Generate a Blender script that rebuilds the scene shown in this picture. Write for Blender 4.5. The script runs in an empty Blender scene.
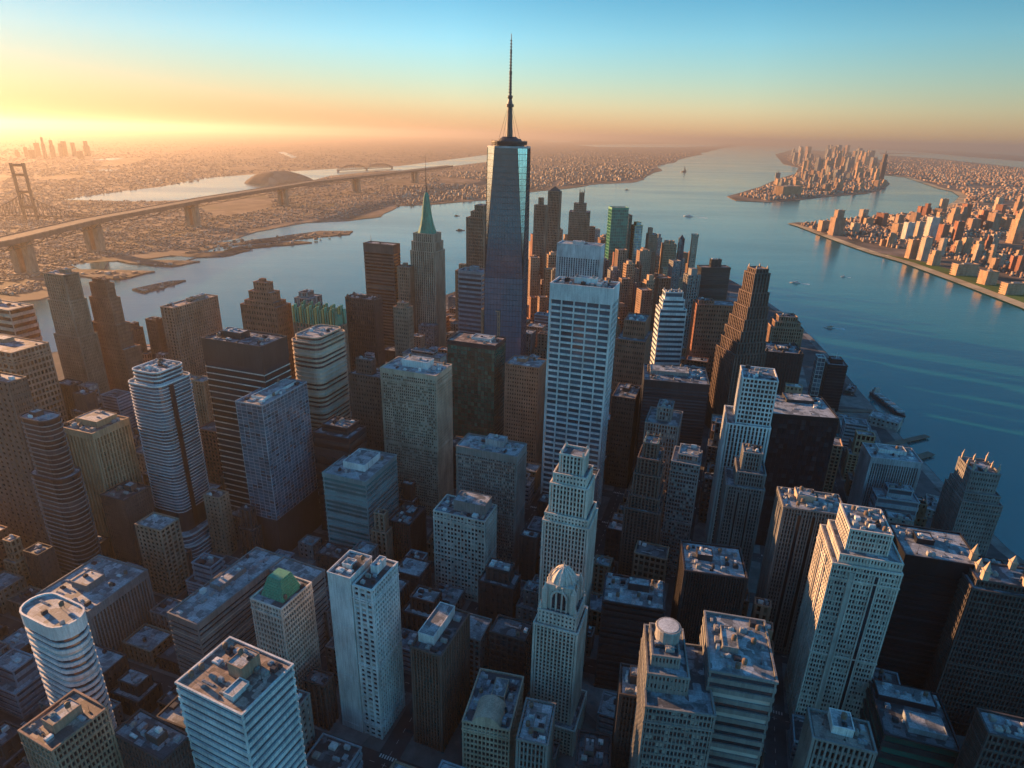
import bpy, math, random
import numpy as np
from mathutils import Vector
R = math.radians
rng = random.Random(7)
nrng = np.random.RandomState(11)
scene = bpy.context.scene
COL = scene.collection

# ------------------------------------------------------------------ camera
CAM_H, FPX, PITCH, ROLL = 440.0, 634.0, R(21.4), R(1.4)
_f = Vector((0, math.cos(PITCH), -math.sin(PITCH)))
_r0, _u0 = Vector((1, 0, 0)), Vector((0, math.sin(PITCH), math.cos(PITCH)))
_r = _r0*math.cos(ROLL) + _u0*math.sin(ROLL)
_u = _u0*math.cos(ROLL) - _r0*math.sin(ROLL)
CAM = Vector((0, 0, CAM_H))
cam_d = bpy.data.cameras.new('camera')
cam_d.sensor_fit = 'HORIZONTAL'; cam_d.sensor_width = 36; cam_d.lens = FPX*36/1024
cam_d.clip_start = 1; cam_d.clip_end = 400000
cam = bpy.data.objects.new('camera', cam_d); COL.objects.link(cam)
from mathutils import Matrix
_m = Matrix((_r, _u, -_f)).transposed().to_4x4(); _m.translation = CAM
cam.matrix_world = _m
scene.camera = cam

# ------------------------------------------------------------------ sky, sun, exposure
SUN_AZ, SUN_EL = -58.0, 10.5            # degrees right of the view heading, above the horizon
world = bpy.data.worlds.new('World'); scene.world = world; world.use_nodes = True
wn, wl = world.node_tree.nodes, world.node_tree.links
bg = wn['Background']
sky = wn.new('ShaderNodeTexSky'); sky.sky_type = 'NISHITA'; sky.sun_disc = False
sky.sun_elevation = R(SUN_EL); sky.sun_rotation = R(SUN_AZ)
sky.altitude = 400; sky.air_density = 1.5; sky.dust_density = 0.5; sky.ozone_density = 8.0
# dusty evening air: the low sky on the sun's half warms towards the horizon
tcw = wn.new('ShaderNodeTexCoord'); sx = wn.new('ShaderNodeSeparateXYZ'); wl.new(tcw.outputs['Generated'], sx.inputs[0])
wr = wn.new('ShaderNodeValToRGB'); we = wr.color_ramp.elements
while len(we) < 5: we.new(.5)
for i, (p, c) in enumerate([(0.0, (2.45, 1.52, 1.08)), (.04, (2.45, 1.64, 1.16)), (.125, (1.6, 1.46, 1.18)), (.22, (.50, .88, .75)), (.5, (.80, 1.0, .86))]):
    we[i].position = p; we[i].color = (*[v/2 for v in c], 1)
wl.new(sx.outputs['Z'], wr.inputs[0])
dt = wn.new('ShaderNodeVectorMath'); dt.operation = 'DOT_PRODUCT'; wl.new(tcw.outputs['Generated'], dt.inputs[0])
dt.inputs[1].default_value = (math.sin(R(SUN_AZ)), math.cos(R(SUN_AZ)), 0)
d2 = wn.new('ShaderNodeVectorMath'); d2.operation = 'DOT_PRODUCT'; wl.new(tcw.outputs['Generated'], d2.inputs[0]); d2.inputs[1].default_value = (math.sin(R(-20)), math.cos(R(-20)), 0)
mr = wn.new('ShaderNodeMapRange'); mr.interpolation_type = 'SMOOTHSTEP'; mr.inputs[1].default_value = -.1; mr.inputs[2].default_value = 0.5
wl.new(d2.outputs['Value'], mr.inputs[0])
wx = wn.new('ShaderNodeMix'); wx.data_type = 'RGBA'; wx.inputs[6].default_value = (1.22, 1.42, 1.16, 1)  # unseen sky behind the view brightened as added fill on the shaded fronts
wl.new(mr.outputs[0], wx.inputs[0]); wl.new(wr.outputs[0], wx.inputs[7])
wm = wn.new('ShaderNodeMix'); wm.data_type = 'RGBA'; wm.blend_type = 'MULTIPLY'; wm.inputs[0].default_value = 1
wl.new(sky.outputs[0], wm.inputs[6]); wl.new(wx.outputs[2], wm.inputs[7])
mg = wn.new('ShaderNodeMapRange'); mg.inputs[1].default_value = -1; mg.inputs[2].default_value = 1
wl.new(dt.outputs['Value'], mg.inputs[0])
mgr = wn.new('ShaderNodeValToRGB'); mge = mgr.color_ramp.elements
while len(mge) < 5: mge.new(.5)
for i, (p, v) in enumerate([(.0, .85), (.42, .62), (.62, .82), (.80, .72), (.97, .37)]): mge[i].position = p; mge[i].color = (v, v, v, 1)
wl.new(mg.outputs[0], mgr.inputs[0])
wg = wn.new('ShaderNodeVectorMath'); wg.operation = 'SCALE'; wl.new(wm.outputs[2], wg.inputs[0]); wl.new(mgr.outputs[0], wg.inputs['Scale'])
# extra tint dims the lowest sky on the sun's side to cut its glare
ws = wn.new('ShaderNodeMapRange'); ws.interpolation_type = 'SMOOTHSTEP'; ws.inputs[1].default_value = .25; ws.inputs[2].default_value = .92; wl.new(dt.outputs['Value'], ws.inputs[0])
wd = wn.new('ShaderNodeValToRGB'); wde = wd.color_ramp.elements
while len(wde) < 4: wde.new(.5)
for i, (p, c) in enumerate([(0.0, (.60, .60, .58)), (.05, (.86, .92, .92)), (.11, (1.12, 1.16, 1.2)), (.2, (1.15, 1.15, 1.15))]): wde[i].position = p; wde[i].color = (*c, 1)
wl.new(sx.outputs['Z'], wd.inputs[0])
wy = wn.new('ShaderNodeMix'); wy.data_type = 'RGBA'; wy.inputs[6].default_value = (1, 1, 1, 1); wl.new(ws.outputs[0], wy.inputs[0]); wl.new(wd.outputs[0], wy.inputs[7])
wz = wn.new('ShaderNodeMix'); wz.data_type = 'RGBA'; wz.blend_type = 'MULTIPLY'; wz.inputs[0].default_value = 1; wl.new(wg.outputs[0], wz.inputs[6]); wl.new(wy.outputs[2], wz.inputs[7])
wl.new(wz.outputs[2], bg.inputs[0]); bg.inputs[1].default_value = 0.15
sun_d = bpy.data.lights.new('sun', 'SUN'); sun_d.energy = 5.0; sun_d.angle = R(0.5)
sun_d.color = (1.0, 0.52, 0.23)
sun = bpy.data.objects.new('sun', sun_d); COL.objects.link(sun)
sdir = Vector((math.sin(R(SUN_AZ))*math.cos(R(SUN_EL)), math.cos(R(SUN_AZ))*math.cos(R(SUN_EL)), math.sin(R(SUN_EL))))
sun.rotation_euler = sdir.to_track_quat('Z', 'Y').to_euler()
sun.location = sdir*3000
vs = scene.view_settings
scene.display_settings.display_device = 'sRGB'
vs.view_transform = 'Standard'; vs.look = 'None'; vs.exposure = 2.1; vs.gamma = 1.0; vs.use_curve_mapping = False
cy = scene.cycles
cy.max_bounces = 5; cy.diffuse_bounces = 2; cy.glossy_bounces = 3; cy.transmission_bounces = 2
cy.volume_bounces = 0; cy.use_denoising = True; cy.caustics_reflective = False; cy.caustics_refractive = False

# ------------------------------------------------------------------ pixel <-> place helpers
def ray(px, py):
    return _f*FPX + _r*(px-512) - _u*(py-384)
def proj(p):
    d = Vector(p) - CAM
    z = d.dot(_f)
    if z < 1e-3: z = 1e-3
    return 512 + FPX*d.dot(_r)/z, 384 - FPX*d.dot(_u)/z
def at_z(px, py, z=0.0, far=110000.0):
    d = ray(px, py); dh = math.hypot(d.x, d.y)
    if d.z > -1e-6: t = far/dh
    else: t = min((z-CAM_H)/d.z, far/dh)
    return Vector((d.x*t, d.y*t, z))
def drop(px, py, base):
    """the point over the ground whose foot shows in row base"""
    d = ray(px, py)
    lo, hi = 0.02, 60.0
    if d.z < 0: hi = min(hi, -CAM_H/d.z)
    for _ in range(60):
        t = (lo+hi)/2
        v = proj((d.x*t, d.y*t, 0))[1]
        if v > base: lo = t
        else: hi = t
    return Vector((d.x*t, d.y*t, CAM_H+d.z*t))
def run_to(p, ax, xt, most=400.0):
    """how far along the level direction ax from p until it shows in column xt"""
    s = 1 if xt > proj(p)[0] else -1
    lo, hi = 0.0, most
    for _ in range(50):
        m = (lo+hi)/2
        if (proj(p+ax*m)[0]-xt)*s < 0: lo = m
        else: hi = m
    return m

# ------------------------------------------------------------------ materials
def mat(name):
    m = bpy.data.materials.new(name); m.use_nodes = True
    n, l = m.node_tree.nodes, m.node_tree.links
    return m, n, l, n['Principled BSDF']
def ramp(n, stops):
    r = n.new('ShaderNodeValToRGB')
    e = r.color_ramp.elements
    while len(e) < len(stops): e.new(0.5)
    for i, (p, c) in enumerate(stops):
        e[i].position = p; e[i].color = (*c, 1) if len(c) == 3 else c
    return r
def noise(n, l, scale, detail=4, vec=None, rough=0.55):
    t = n.new('ShaderNodeTexNoise'); t.inputs['Scale'].default_value = scale
    t.inputs['Detail'].default_value = detail; t.inputs['Roughness'].default_value = rough
    if vec is not None: l.new(vec, t.inputs['Vector'])
    return t
def mapped(n, l, scale):
    tc = n.new('ShaderNodeTexCoord'); mp = n.new('ShaderNodeMapping'); mp.inputs['Scale'].default_value = scale
    l.new(tc.outputs['Object'], mp.inputs[0]); return mp.outputs[0]
def mulmix(n, l, a, b, fac=1.0, mode='MULTIPLY'):
    x = n.new('ShaderNodeMix'); x.data_type = 'RGBA'; x.blend_type = mode
    x.inputs[0].default_value = fac
    l.new(a, x.inputs[6]); l.new(b, x.inputs[7]); return x.outputs[2]
def c3(h, k=1.0): return tuple(v*k for v in h)

WALL = {}
def wall_mat(name, col, rough=0.75, var=0.42, spec=0.3):
    m, n, l, p = mat(name)
    v1 = mapped(n, l, (0.06, 0.06, 0.03)); v2 = mapped(n, l, (0.9, 0.9, 0.05)); v3 = mapped(n, l, (1.2, 1.2, 1.2))
    a = noise(n, l, 1.0, 5, v1); b = noise(n, l, 1.0, 3, v2); c = noise(n, l, 1.0, 4, v3)
    lo = 1-var
    ra = ramp(n, [(0.3, c3(col, lo)), (0.7, c3(col, 1.12))])
    rb = ramp(n, [(0.35, (1-var*.7,)*3), (0.65, (1, 1, 1))]); rc = ramp(n, [(0.3, (1-var*.6,)*3), (0.7, (1.0,)*3)])
    l.new(a.outputs[0], ra.inputs[0]); l.new(b.outputs[0], rb.inputs[0]); l.new(c.outputs[0], rc.inputs[0])
    o = mulmix(n, l, mulmix(n, l, ra.outputs[0], rb.outputs[0]), rc.outputs[0])
    l.new(o, p.inputs['Base Color'])
    p.inputs['Roughness'].default_value = rough; p.inputs['Specular IOR Level'].default_value = spec
    WALL[name] = m; return m
for nm, col, ro in [
    ('white_panel', (.58, .58, .56), .55), ('white_stone', (.50, .46, .40), .75), ('cream_stone', (.42, .32, .235), .8),
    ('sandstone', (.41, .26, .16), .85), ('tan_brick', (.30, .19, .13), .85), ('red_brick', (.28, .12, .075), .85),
    ('brown_brick', (.115, .08, .066), .85), ('dark_brick', (.058, .048, .046), .85), ('grey_concrete', (.26, .25, .235), .8),
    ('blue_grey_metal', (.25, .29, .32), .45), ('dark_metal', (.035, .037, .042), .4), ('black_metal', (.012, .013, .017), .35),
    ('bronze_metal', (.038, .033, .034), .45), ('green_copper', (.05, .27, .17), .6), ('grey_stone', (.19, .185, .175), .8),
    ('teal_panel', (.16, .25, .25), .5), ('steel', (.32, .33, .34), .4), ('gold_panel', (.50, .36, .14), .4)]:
    wall_mat(nm, col, ro)

GLASS = {}
def glass_mat(name, col, blind=(.3, .28, .25), share=.2, rough=.12, metal=0.0, ior=1.55):
    m, n, l, p = mat(name)
    g = n.new('ShaderNodeNewGeometry'); oi = n.new('ShaderNodeObjectInfo')
    ad = n.new('ShaderNodeMath'); ad.operation = 'ADD'; fr = n.new('ShaderNodeMath'); fr.operation = 'FRACT'
    l.new(g.outputs['Random Per Island'], ad.inputs[0]); l.new(oi.outputs['Random'], ad.inputs[1]); l.new(ad.outputs[0], fr.inputs[0])
    r = ramp(n, [(0, c3(col, .55)), (1-share-.02, c3(col, 1.5)), (1-share, blind)])
    l.new(fr.outputs[0], r.inputs[0])
    v = mapped(n, l, (.11, .11, .11)); nz = noise(n, l, 1, 3, v)
    r2 = ramp(n, [(.3, (.85,)*3), (.7, (1.1,)*3)]); l.new(nz.outputs[0], r2.inputs[0])
    l.new(mulmix(n, l, r.outputs[0], r2.outputs[0]), p.inputs['Base Color'])
    p.inputs['Roughness'].default_value = rough; p.inputs['Metallic'].default_value = metal; p.inputs['IOR'].default_value = ior
    bp = n.new('ShaderNodeBump'); bp.inputs['Strength'].default_value = .12; bp.inputs['Distance'].default_value = .4
    nb = noise(n, l, 1, 2, mapped(n, l, (.25, .25, .18))); l.new(nb.outputs[0], bp.inputs['Height']); l.new(bp.outputs[0], p.inputs['Normal'])
    GLASS[name] = m
glass_mat('dark_glass', (.016, .022, .03), ior=1.9)
glass_mat('blue_glass', (.03, .06, .08), blind=(.06, .09, .11), share=.08, ior=1.8)
glass_mat('sky_sheen_glass', (.42, .55, .62), blind=(.35, .5, .6), share=.3, metal=.85, rough=.16)  # wedge faces only: the sky's reflection is put into this paler glass colour
glass_mat('green_glass', (.008, .06, .048), blind=(.02, .11, .085), share=.1, ior=1.5)
glass_mat('brown_glass', (.022, .015, .014), blind=(.12, .085, .06), share=.08)
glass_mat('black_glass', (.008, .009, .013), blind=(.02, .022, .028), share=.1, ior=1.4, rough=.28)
glass_mat('steel_glass', (.09, .12, .15), blind=(.2, .25, .3), share=.12, metal=.55, rough=.18)

ROOF = {}
def roof_mat(name, dark, light, cut=.5, scale=.09):
    m, n, l, p = mat(name)
    v = mapped(n, l, (1, 1, 1))
    a = noise(n, l, scale, 6, v, .65); b = noise(n, l, .8, 4, v)
    vo = n.new('ShaderNodeTexVoronoi'); vo.inputs['Scale'].default_value = .16; vo.distance = 'CHEBYCHEV'
    l.new(v, vo.inputs['Vector'])
    ra = ramp(n, [(cut-.07, dark), (cut+.03, c3(light, .7)), (cut+.2, light)])
    mx = n.new('ShaderNodeMix'); mx.data_type = 'FLOAT'; mx.inputs[0].default_value = .4
    l.new(a.outputs[0], mx.inputs[2]); l.new(vo.outputs['Color'], mx.inputs[3]); l.new(mx.outputs[0], ra.inputs[0])
    rb = ramp(n, [(.3, (.6,)*3), (.7, (1.15,)*3)]); l.new(b.outputs[0], rb.inputs[0])
    bk = n.new('ShaderNodeTexBrick'); bk.inputs['Scale'].default_value = 1.0; bk.inputs['Brick Width'].default_value = 5.5; bk.inputs['Row Height'].default_value = 3.1; bk.inputs['Mortar Size'].default_value = .09
    bk.inputs['Color1'].default_value = (1, 1, 1, 1); bk.inputs['Color2'].default_value = (.86, .86, .86, 1); bk.inputs['Mortar'].default_value = (.55, .55, .55, 1); l.new(v, bk.inputs['Vector'])
    l.new(mulmix(n, l, mulmix(n, l, ra.outputs[0], rb.outputs[0]), bk.outputs[0]), p.inputs['Base Color'])
    p.inputs['Roughness'].default_value = .7
    ROOF[name] = m
roof_mat('pale_roof', (.09, .10, .105), (.31, .33, .34), .48)
roof_mat('grey_roof', (.04, .045, .05), (.24, .26, .28), .53)
roof_mat('dark_roof', (.018, .02, .023), (.12, .13, .14), .56)
roof_mat('brown_roof', (.07, .05, .045), (.30, .23, .19), .5)

def water_material(name):
    m, n, l, p = mat(name)
    p.inputs['Base Color'].default_value = (.012, .085, .125, 1)
    p.inputs['Roughness'].default_value = .16; p.inputs['IOR'].default_value = 2.0; p.inputs['Specular Tint'].default_value = (.72, 1, 1, 1)
    v = mapped(n, l, (1, 1, 1)); v2 = mapped(n, l, (.35, 1, 1))
    a = noise(n, l, .09, 6, v2, .65); b = noise(n, l, .006, 5, mapped(n, l, (.5, 1.4, 1))); c = noise(n, l, .0011, 5, mapped(n, l, (.6, 1.8, 1)))
    ad = n.new('ShaderNodeMath'); ad.operation = 'MULTIPLY_ADD'; ad.inputs[1].default_value = .45
    l.new(a.outputs[0], ad.inputs[0]); l.new(b.outputs[0], ad.inputs[2])
    bp = n.new('ShaderNodeBump'); bp.inputs['Strength'].default_value = .35; bp.inputs['Distance'].default_value = 3
    l.new(ad.outputs[0], bp.inputs['Height']); l.new(bp.outputs[0], p.inputs['Normal'])
    rr = ramp(n, [(.35, (.09,)*3), (.65, (.2,)*3)]); l.new(c.outputs[0], rr.inputs[0]); l.new(rr.outputs[0], p.inputs['Roughness'])
    rc = ramp(n, [(.3, (.007, .075, .08)), (.7, (.009, .085, .09))]); l.new(c.outputs[0], rc.inputs[0]); l.new(rc.outputs[0], p.inputs['Base Color'])
    return m
M_WATER = water_material('water')

def land_material(name, c1, c2, c3_, sc=.002):
    m, n, l, p = mat(name)
    v = mapped(n, l, (1, 1, 1))
    a = noise(n, l, sc, 8, v, .7); vo = n.new('ShaderNodeTexVoronoi'); vo.inputs['Scale'].default_value = .012; l.new(v, vo.inputs['Vector'])
    ra = ramp(n, [(.35, c1), (.5, c2), (.68, c3_)]); l.new(a.outputs[0], ra.inputs[0])
    rv = ramp(n, [(.0, (.55,)*3), (1, (1.3,)*3)]); l.new(vo.outputs['Color'], rv.inputs[0])
    l.new(mulmix(n, l, ra.outputs[0], rv.outputs[0]), p.inputs['Base Color']); p.inputs['Roughness'].default_value = .9
    p.inputs['Specular IOR Level'].default_value = .1
    return m
M_LAND = land_material('land', (.05, .05, .03), (.11, .08, .06), (.17, .125, .09))
M_BANK = land_material('bank', (.05, .045, .03), (.12, .09, .065), (.2, .14, .095), .006)
M_GRASS = land_material('grass', (.045, .08, .015), (.07, .10, .02), (.11, .12, .03), .02)
M_SAND = land_material('sand', (.3, .22, .12), (.36, .27, .15), (.42, .31, .18), .02)
M_ASPH = land_material('asphalt', (.035, .036, .038), (.05, .05, .052), (.07, .07, .07), .05)
M_PAVE = land_material('pavement', (.08, .08, .08), (.12, .118, .112), (.17, .165, .155), .06)
def house_material(name, stops):
    m, n, l, p = mat(name)
    g = n.new('ShaderNodeNewGeometry'); r = ramp(n, stops); l.new(g.outputs['Random Per Island'], r.inputs[0])
    nz = noise(n, l, .15, 4, mapped(n, l, (1, 1, 1))); r2 = ramp(n, [(.4, (.5,)*3), (.6, (1.1,)*3)]); l.new(nz.outputs[0], r2.inputs[0])
    l.new(mulmix(n, l, r.outputs[0], r2.outputs[0]), p.inputs['Base Color']); p.inputs['Roughness'].default_value = .85
    return m
M_HOUSE = house_material('house_walls', [(0, (.12, .065, .04)), (.3, (.21, .125, .08)), (.6, (.29, .19, .12)), (.9, (.36, .27, .19)), (1, (.10, .07, .055))])
M_TOWN = house_material('town_walls', [(0, (.07, .05, .04)), (.4, (.12, .085, .06)), (.75, (.19, .14, .10)), (1, (.30, .24, .18))])
M_WHARF = land_material('wharf', (.04, .033, .027), (.065, .052, .042), (.10, .08, .062), .02)
M_WOOD, M_RED = wall_mat('weathered_wood', (.13, .095, .07)), wall_mat('boat_white', (.6, .6, .58), .4, .1)

# ------------------------------------------------------------------ mesh building
class MB:
    def __init__(s): s.v = []; s.f = []; s.m = []
    def quad(s, a, b, c, d, mi=0):
        k = len(s.v); s.v += [a, b, c, d]; s.f.append((k, k+1, k+2, k+3)); s.m.append(mi)
    def prism(s, poly, z0, z1, mi=0, top=True, bottom=False, top_poly=None):
        n = len(poly); k = len(s.v); tp = top_poly or poly
        s.v += [(x, y, z0) for x, y in poly] + [(x, y, z1) for x, y in tp]
        for i in range(n):
            j = (i+1) % n; s.f.append((k+i, k+j, k+n+j, k+n+i)); s.m.append(mi)
        if top: s.f.append(tuple(range(k+n, k+2*n))); s.m.append(mi)
        if bottom: s.f.append(tuple(range(k+n-1, k-1, -1))); s.m.append(mi)
    def box(s, x0, x1, y0, y1, z0, z1, mi=0, bottom=False):
        s.prism([(x0, y0), (x1, y0), (x1, y1), (x0, y1)], z0, z1, mi, True, bottom)
    def ring(s, po, pi, z0, z1, mi=0, inner=False):
        n = len(po); k = len(s.v)
        s.v += [(x, y, z0) for x, y in po]+[(x, y, z1) for x, y in po]+[(x, y, z0) for x, y in pi]+[(x, y, z1) for x, y in pi]
        for i in range(n):
            j = (i+1) % n
            s.f += [(k+i, k+j, k+n+j, k+n+i), (k+n+i, k+n+j, k+3*n+j, k+3*n+i), (k+2*n+i, k+2*n+j, k+j, k+i)]; s.m += [mi]*3
            if inner: s.f.append((k+3*n+i, k+3*n+j, k+2*n+j, k+2*n+i)); s.m.append(mi)
    def tube(s, a, b, r0, r1=None, n=6, mi=0):
        r1 = r0 if r1 is None else r1
        a, b = Vector(a), Vector(b); ax = (b-a).normalized()
        x = ax.orthogonal().normalized(); y = ax.cross(x); k = len(s.v)
        for p, r in ((a, r0), (b, r1)):
            for i in range(n):
                t = 2*math.pi*i/n; s.v.append(tuple(p+x*math.cos(t)*r+y*math.sin(t)*r))
        for i in range(n):
            j = (i+1) % n; s.f.append((k+i, k+j, k+n+j, k+n+i)); s.m.append(mi)
        s.f += [tuple(range(k+n, k+2*n)), tuple(range(k+n-1, k-1, -1))]; s.m += [mi, mi]
    def mesh(s, name, mats):
        me = bpy.data.meshes.new(name); me.from_pydata(s.v, [], s.f)
        for x in (mats if isinstance(mats, (list, tuple)) else [mats]): me.materials.append(x)
        if any(s.m): me.polygons.foreach_set('material_index', s.m)
        me.update(); return me
    def build(s, name, mats, parent=None, kind=None):
        if not s.f: return None
        o = bpy.data.objects.new(name, s.mesh(name, mats)); COL.objects.link(o)
        if parent is not None: o.parent = parent
        if kind: o['kind'] = kind
        return o
def tag(o, label, cat, group=None):
    o['label'] = label; o['category'] = cat
    if group: o['group'] = group
    return o
def empty(name, loc, rz=0.0):
    o = bpy.data.objects.new(name, None); COL.objects.link(o); o.location = loc; o.rotation_euler = (0, 0, rz)
    o.empty_display_size = 5; return o
def rrect(w, d, r=0.0, inset=0.0, cx=0.0, cy=0.0, n=4):
    w, d = w-2*inset, d-2*inset
    if r <= 0: 
        return [(cx-w/2, cy-d/2), (cx+w/2, cy-d/2), (cx+w/2, cy+d/2), (cx-w/2, cy+d/2)]
    r = max(r-inset, .02); out = []
    for qx, qy, a0 in ((1, -1, -90), (1, 1, 0), (-1, 1, 90), (-1, -1, 180)):
        for i in range(n+1):
            a = R(a0+90*i/n); out.append((cx+qx*(w/2-r)+r*math.cos(a), cy+qy*(d/2-r)+r*math.sin(a)))
    return out
#PART2
# ------------------------------------------------------------------ the setting
def px_poly(pts, z=0.0): return [tuple(at_z(x, y, z)[:2]) for x, y in pts]
def inside(P, poly):
    """points P (n,2) inside polygon"""
    P = np.asarray(P); x, y = P[:, 0], P[:, 1]; r = np.zeros(len(P), bool); n = len(poly)
    for i in range(n):
        (x1, y1), (x2, y2) = poly[i], poly[(i+1) % n]
        c = ((y1 > y) != (y2 > y)) & (x < (x2-x1)*(y-y1)/((y2-y1) if y2 != y1 else 1e-9)+x1); r ^= c
    return r
def rough_edge(poly, amp=.004, n=6):
    """break straight shore edges up a little"""
    out = []; rr = random.Random(len(poly))
    for i in range(len(poly)):
        a, b = Vector(poly[i]), Vector(poly[(i+1) % len(poly)]); L = (b-a).length; nrm = Vector((-(b-a).y, (b-a).x))/max(L, 1e-6)
        for k in range(n):
            t = k/n; p = a.lerp(b, t)
            if k: p = p+nrm*rr.uniform(-1, 1)*L*amp*3
            out.append((p.x, p.y))
    return out
def slab(name, poly, z, m, z0=-1.0, kind='structure'):
    b = MB(); b.prism(poly, z0, z, 0)
    o = b.build(name, m); o['kind'] = kind
    return o
W = MB(); S = 130000.0
W.quad((-S, -3000, 0), (S, -3000, 0), (S, S, 0), (-S, S, 0)); W.build('water', M_WATER)['kind'] = 'structure'

CITY_PX = [(-900, 900), (-700, 420), (-60, 372), (60, 352), (150, 345), (250, 338), (340, 326), (420, 305), (480, 283), (520, 268), (560, 259), (620, 257),
           (680, 264), (722, 276), (752, 292), (784, 314), (812, 338), (838, 366), (862, 395), (892, 428), (930, 470), (968, 512), (1010, 552), (1060, 590), (1150, 660), (1300, 800)]
CITY = px_poly(CITY_PX)+[(900, -700), (-900, -700)]
ground = slab('ground', CITY, 2.0, M_ASPH)
LEFT_PX = [(-500, 330), (-100, 312), (40, 300), (74, 289), (66, 283), (72, 275), (64, 270), (92, 263), (150, 259), (205, 251), (256, 232), (306, 223), (348, 221), (381, 217), (398, 206),
           (428, 205), (463, 202), (490, 200), (532, 192), (565, 189), (600, 184), (630, 183), (644, 180), (652, 174), (662, 170), (658, 166), (678, 160), (700, 153), (716, 149.5), (750, 143.5)]
LEFT = px_poly(LEFT_PX); LEFT = rough_edge(LEFT[:-1], .008, 4)[:-3]+[LEFT[-1]]
LEFT += [(60000, 100000), (-90000, 100000), (-90000, 8000)]
slab('left_shore_land', LEFT, 2.2, M_LAND)
BANK_PX = [(1500, 520), (1240, 402), (1100, 341), (1024, 308), (960, 283.5), (905, 263), (873, 254), (850, 246), (818, 234), (800, 227), (789, 223.5), (798, 222.5), (818, 224), (836, 220), (870, 217), (888, 216), (912, 213), (930, 211),
           (948, 208), (960, 203), (965, 197), (957, 192), (943, 189), (925, 183), (908, 177.5), (896, 175.5), (884, 175), (878, 171), (880, 160), (890, 155.5), (940, 159), (1024, 168), (1200, 186), (1500, 215)]
BANK = px_poly(BANK_PX)
slab('right_bank_land', BANK, 2.5, M_BANK)
ISLE_PX = [(727, 196.5), (736, 201), (768, 202.5), (800, 200), (830, 196.5), (866, 194), (884, 189), (890, 184), (884, 179.5), (882, 174), (884, 168), (880, 160), (858, 154.5), (815, 150), (792, 150), (775, 154.5), (783, 164), (799, 168), (795, 174), (778, 179), (760, 187), (740, 193)]
ISLE = px_poly(ISLE_PX)
slab('island_land', ISLE, 2.9, M_BANK)
# sand and grass along the bank
def strip(name, pts, wid, z, m, side=1):
    a = [at_z(x, y) for x, y in pts]; b = MB(); q = []
    for i, p in enumerate(a):
        d = (a[min(i+1, len(a)-1)]-a[max(i-1, 0)]).normalized(); nn = Vector((-d.y, d.x, 0))*side
        w = wid(i) if callable(wid) else wid
        q.append((p+nn*w[0], p+nn*w[1]))
    for i in range(len(q)-1):
        v = [q[i][0], q[i+1][0], q[i+1][1], q[i][1]]
        b.quad(*[(p.x, p.y, z) for p in (v if side > 0 else v[::-1])])
    o = b.build(name, m); o['kind'] = 'structure'; return o
shore = [(1160, 367), (1100, 341), (1024, 308), (960, 283.5), (905, 263), (873, 254), (850, 246), (818, 234), (800, 227), (789, 223.8)]
strip('shore_beach', shore, lambda i: (-14, 34), 3.0, M_SAND, -1)
strip('shore_park', shore[:6], lambda i: (34, [230, 200, 165, 130, 90, 36][i]), 3.1, M_GRASS, -1)
strip('shore_beach', [(884, 175), (908, 177.5), (925, 183), (943, 189), (957, 192), (965, 197), (960, 203), (948, 208)], (-30, 45), 3.2, M_SAND, -1)
# river arms winding through the left shore, and far water
def sheet(name, pts, z=2.6, m=None):
    b = MB(); P = px_poly(pts); b.prism(P, z-.2, z); o = b.build(name, m or M_WATER); o['kind'] = 'structure'
sheet('river', [(62, 200), (100, 194), (162, 187), (200, 178.5), (256, 174.5), (300, 171), (352, 168), (398, 166.5), (440, 161), (486, 155), (510, 152), (520, 157), (487, 162), (455, 166), (430, 170), (380, 171), (330, 176), (300, 184), (270, 188), (230, 194), (200, 200), (140, 202)])
for pts in ([(86, 160.5), (112, 158), (124, 158.5), (110, 160.5)], [(84, 172), (105, 169.5), (122, 170), (108, 172)], [(140, 181), (158, 179.5), (160, 180.5)], [(418, 134), (470, 134.5), (500, 138), (450, 137)],
            [(545, 140.5), (574, 141.2), (574, 142.3), (548, 142)], [(575, 145), (650, 144), (716, 143.5), (722, 146), (680, 147.3), (600, 147)], [(278, 152.5), (284, 152), (298, 157.5), (292, 158)], [(70, 265), (108, 262.5), (104, 270), (80, 270)], [(150, 262.8), (190, 254.5), (205, 255), (180, 263)], [(205, 243.5), (240, 239), (236, 242)]):
    sheet('river', pts)
# far strips of land across the right water
for pts in ([(840, 147.2), (880, 147.5), (960, 151.5), (1100, 161), (1100, 168), (1024, 161.5), (960, 156), (900, 150.5)], [(880, 152.5), (930, 154), (880, 154)]):
    slab('far_shore_land', px_poly(pts), 2.2, M_LAND)
slab('far_shore_land', [tuple(at_z(x, y)[:2]) for x, y in ((716, 143), (760, 143.5), (860, 145), (1200, 154))]+[(150000*.7, 100000), (30000, 110000)], 2.0, M_LAND)
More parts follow.
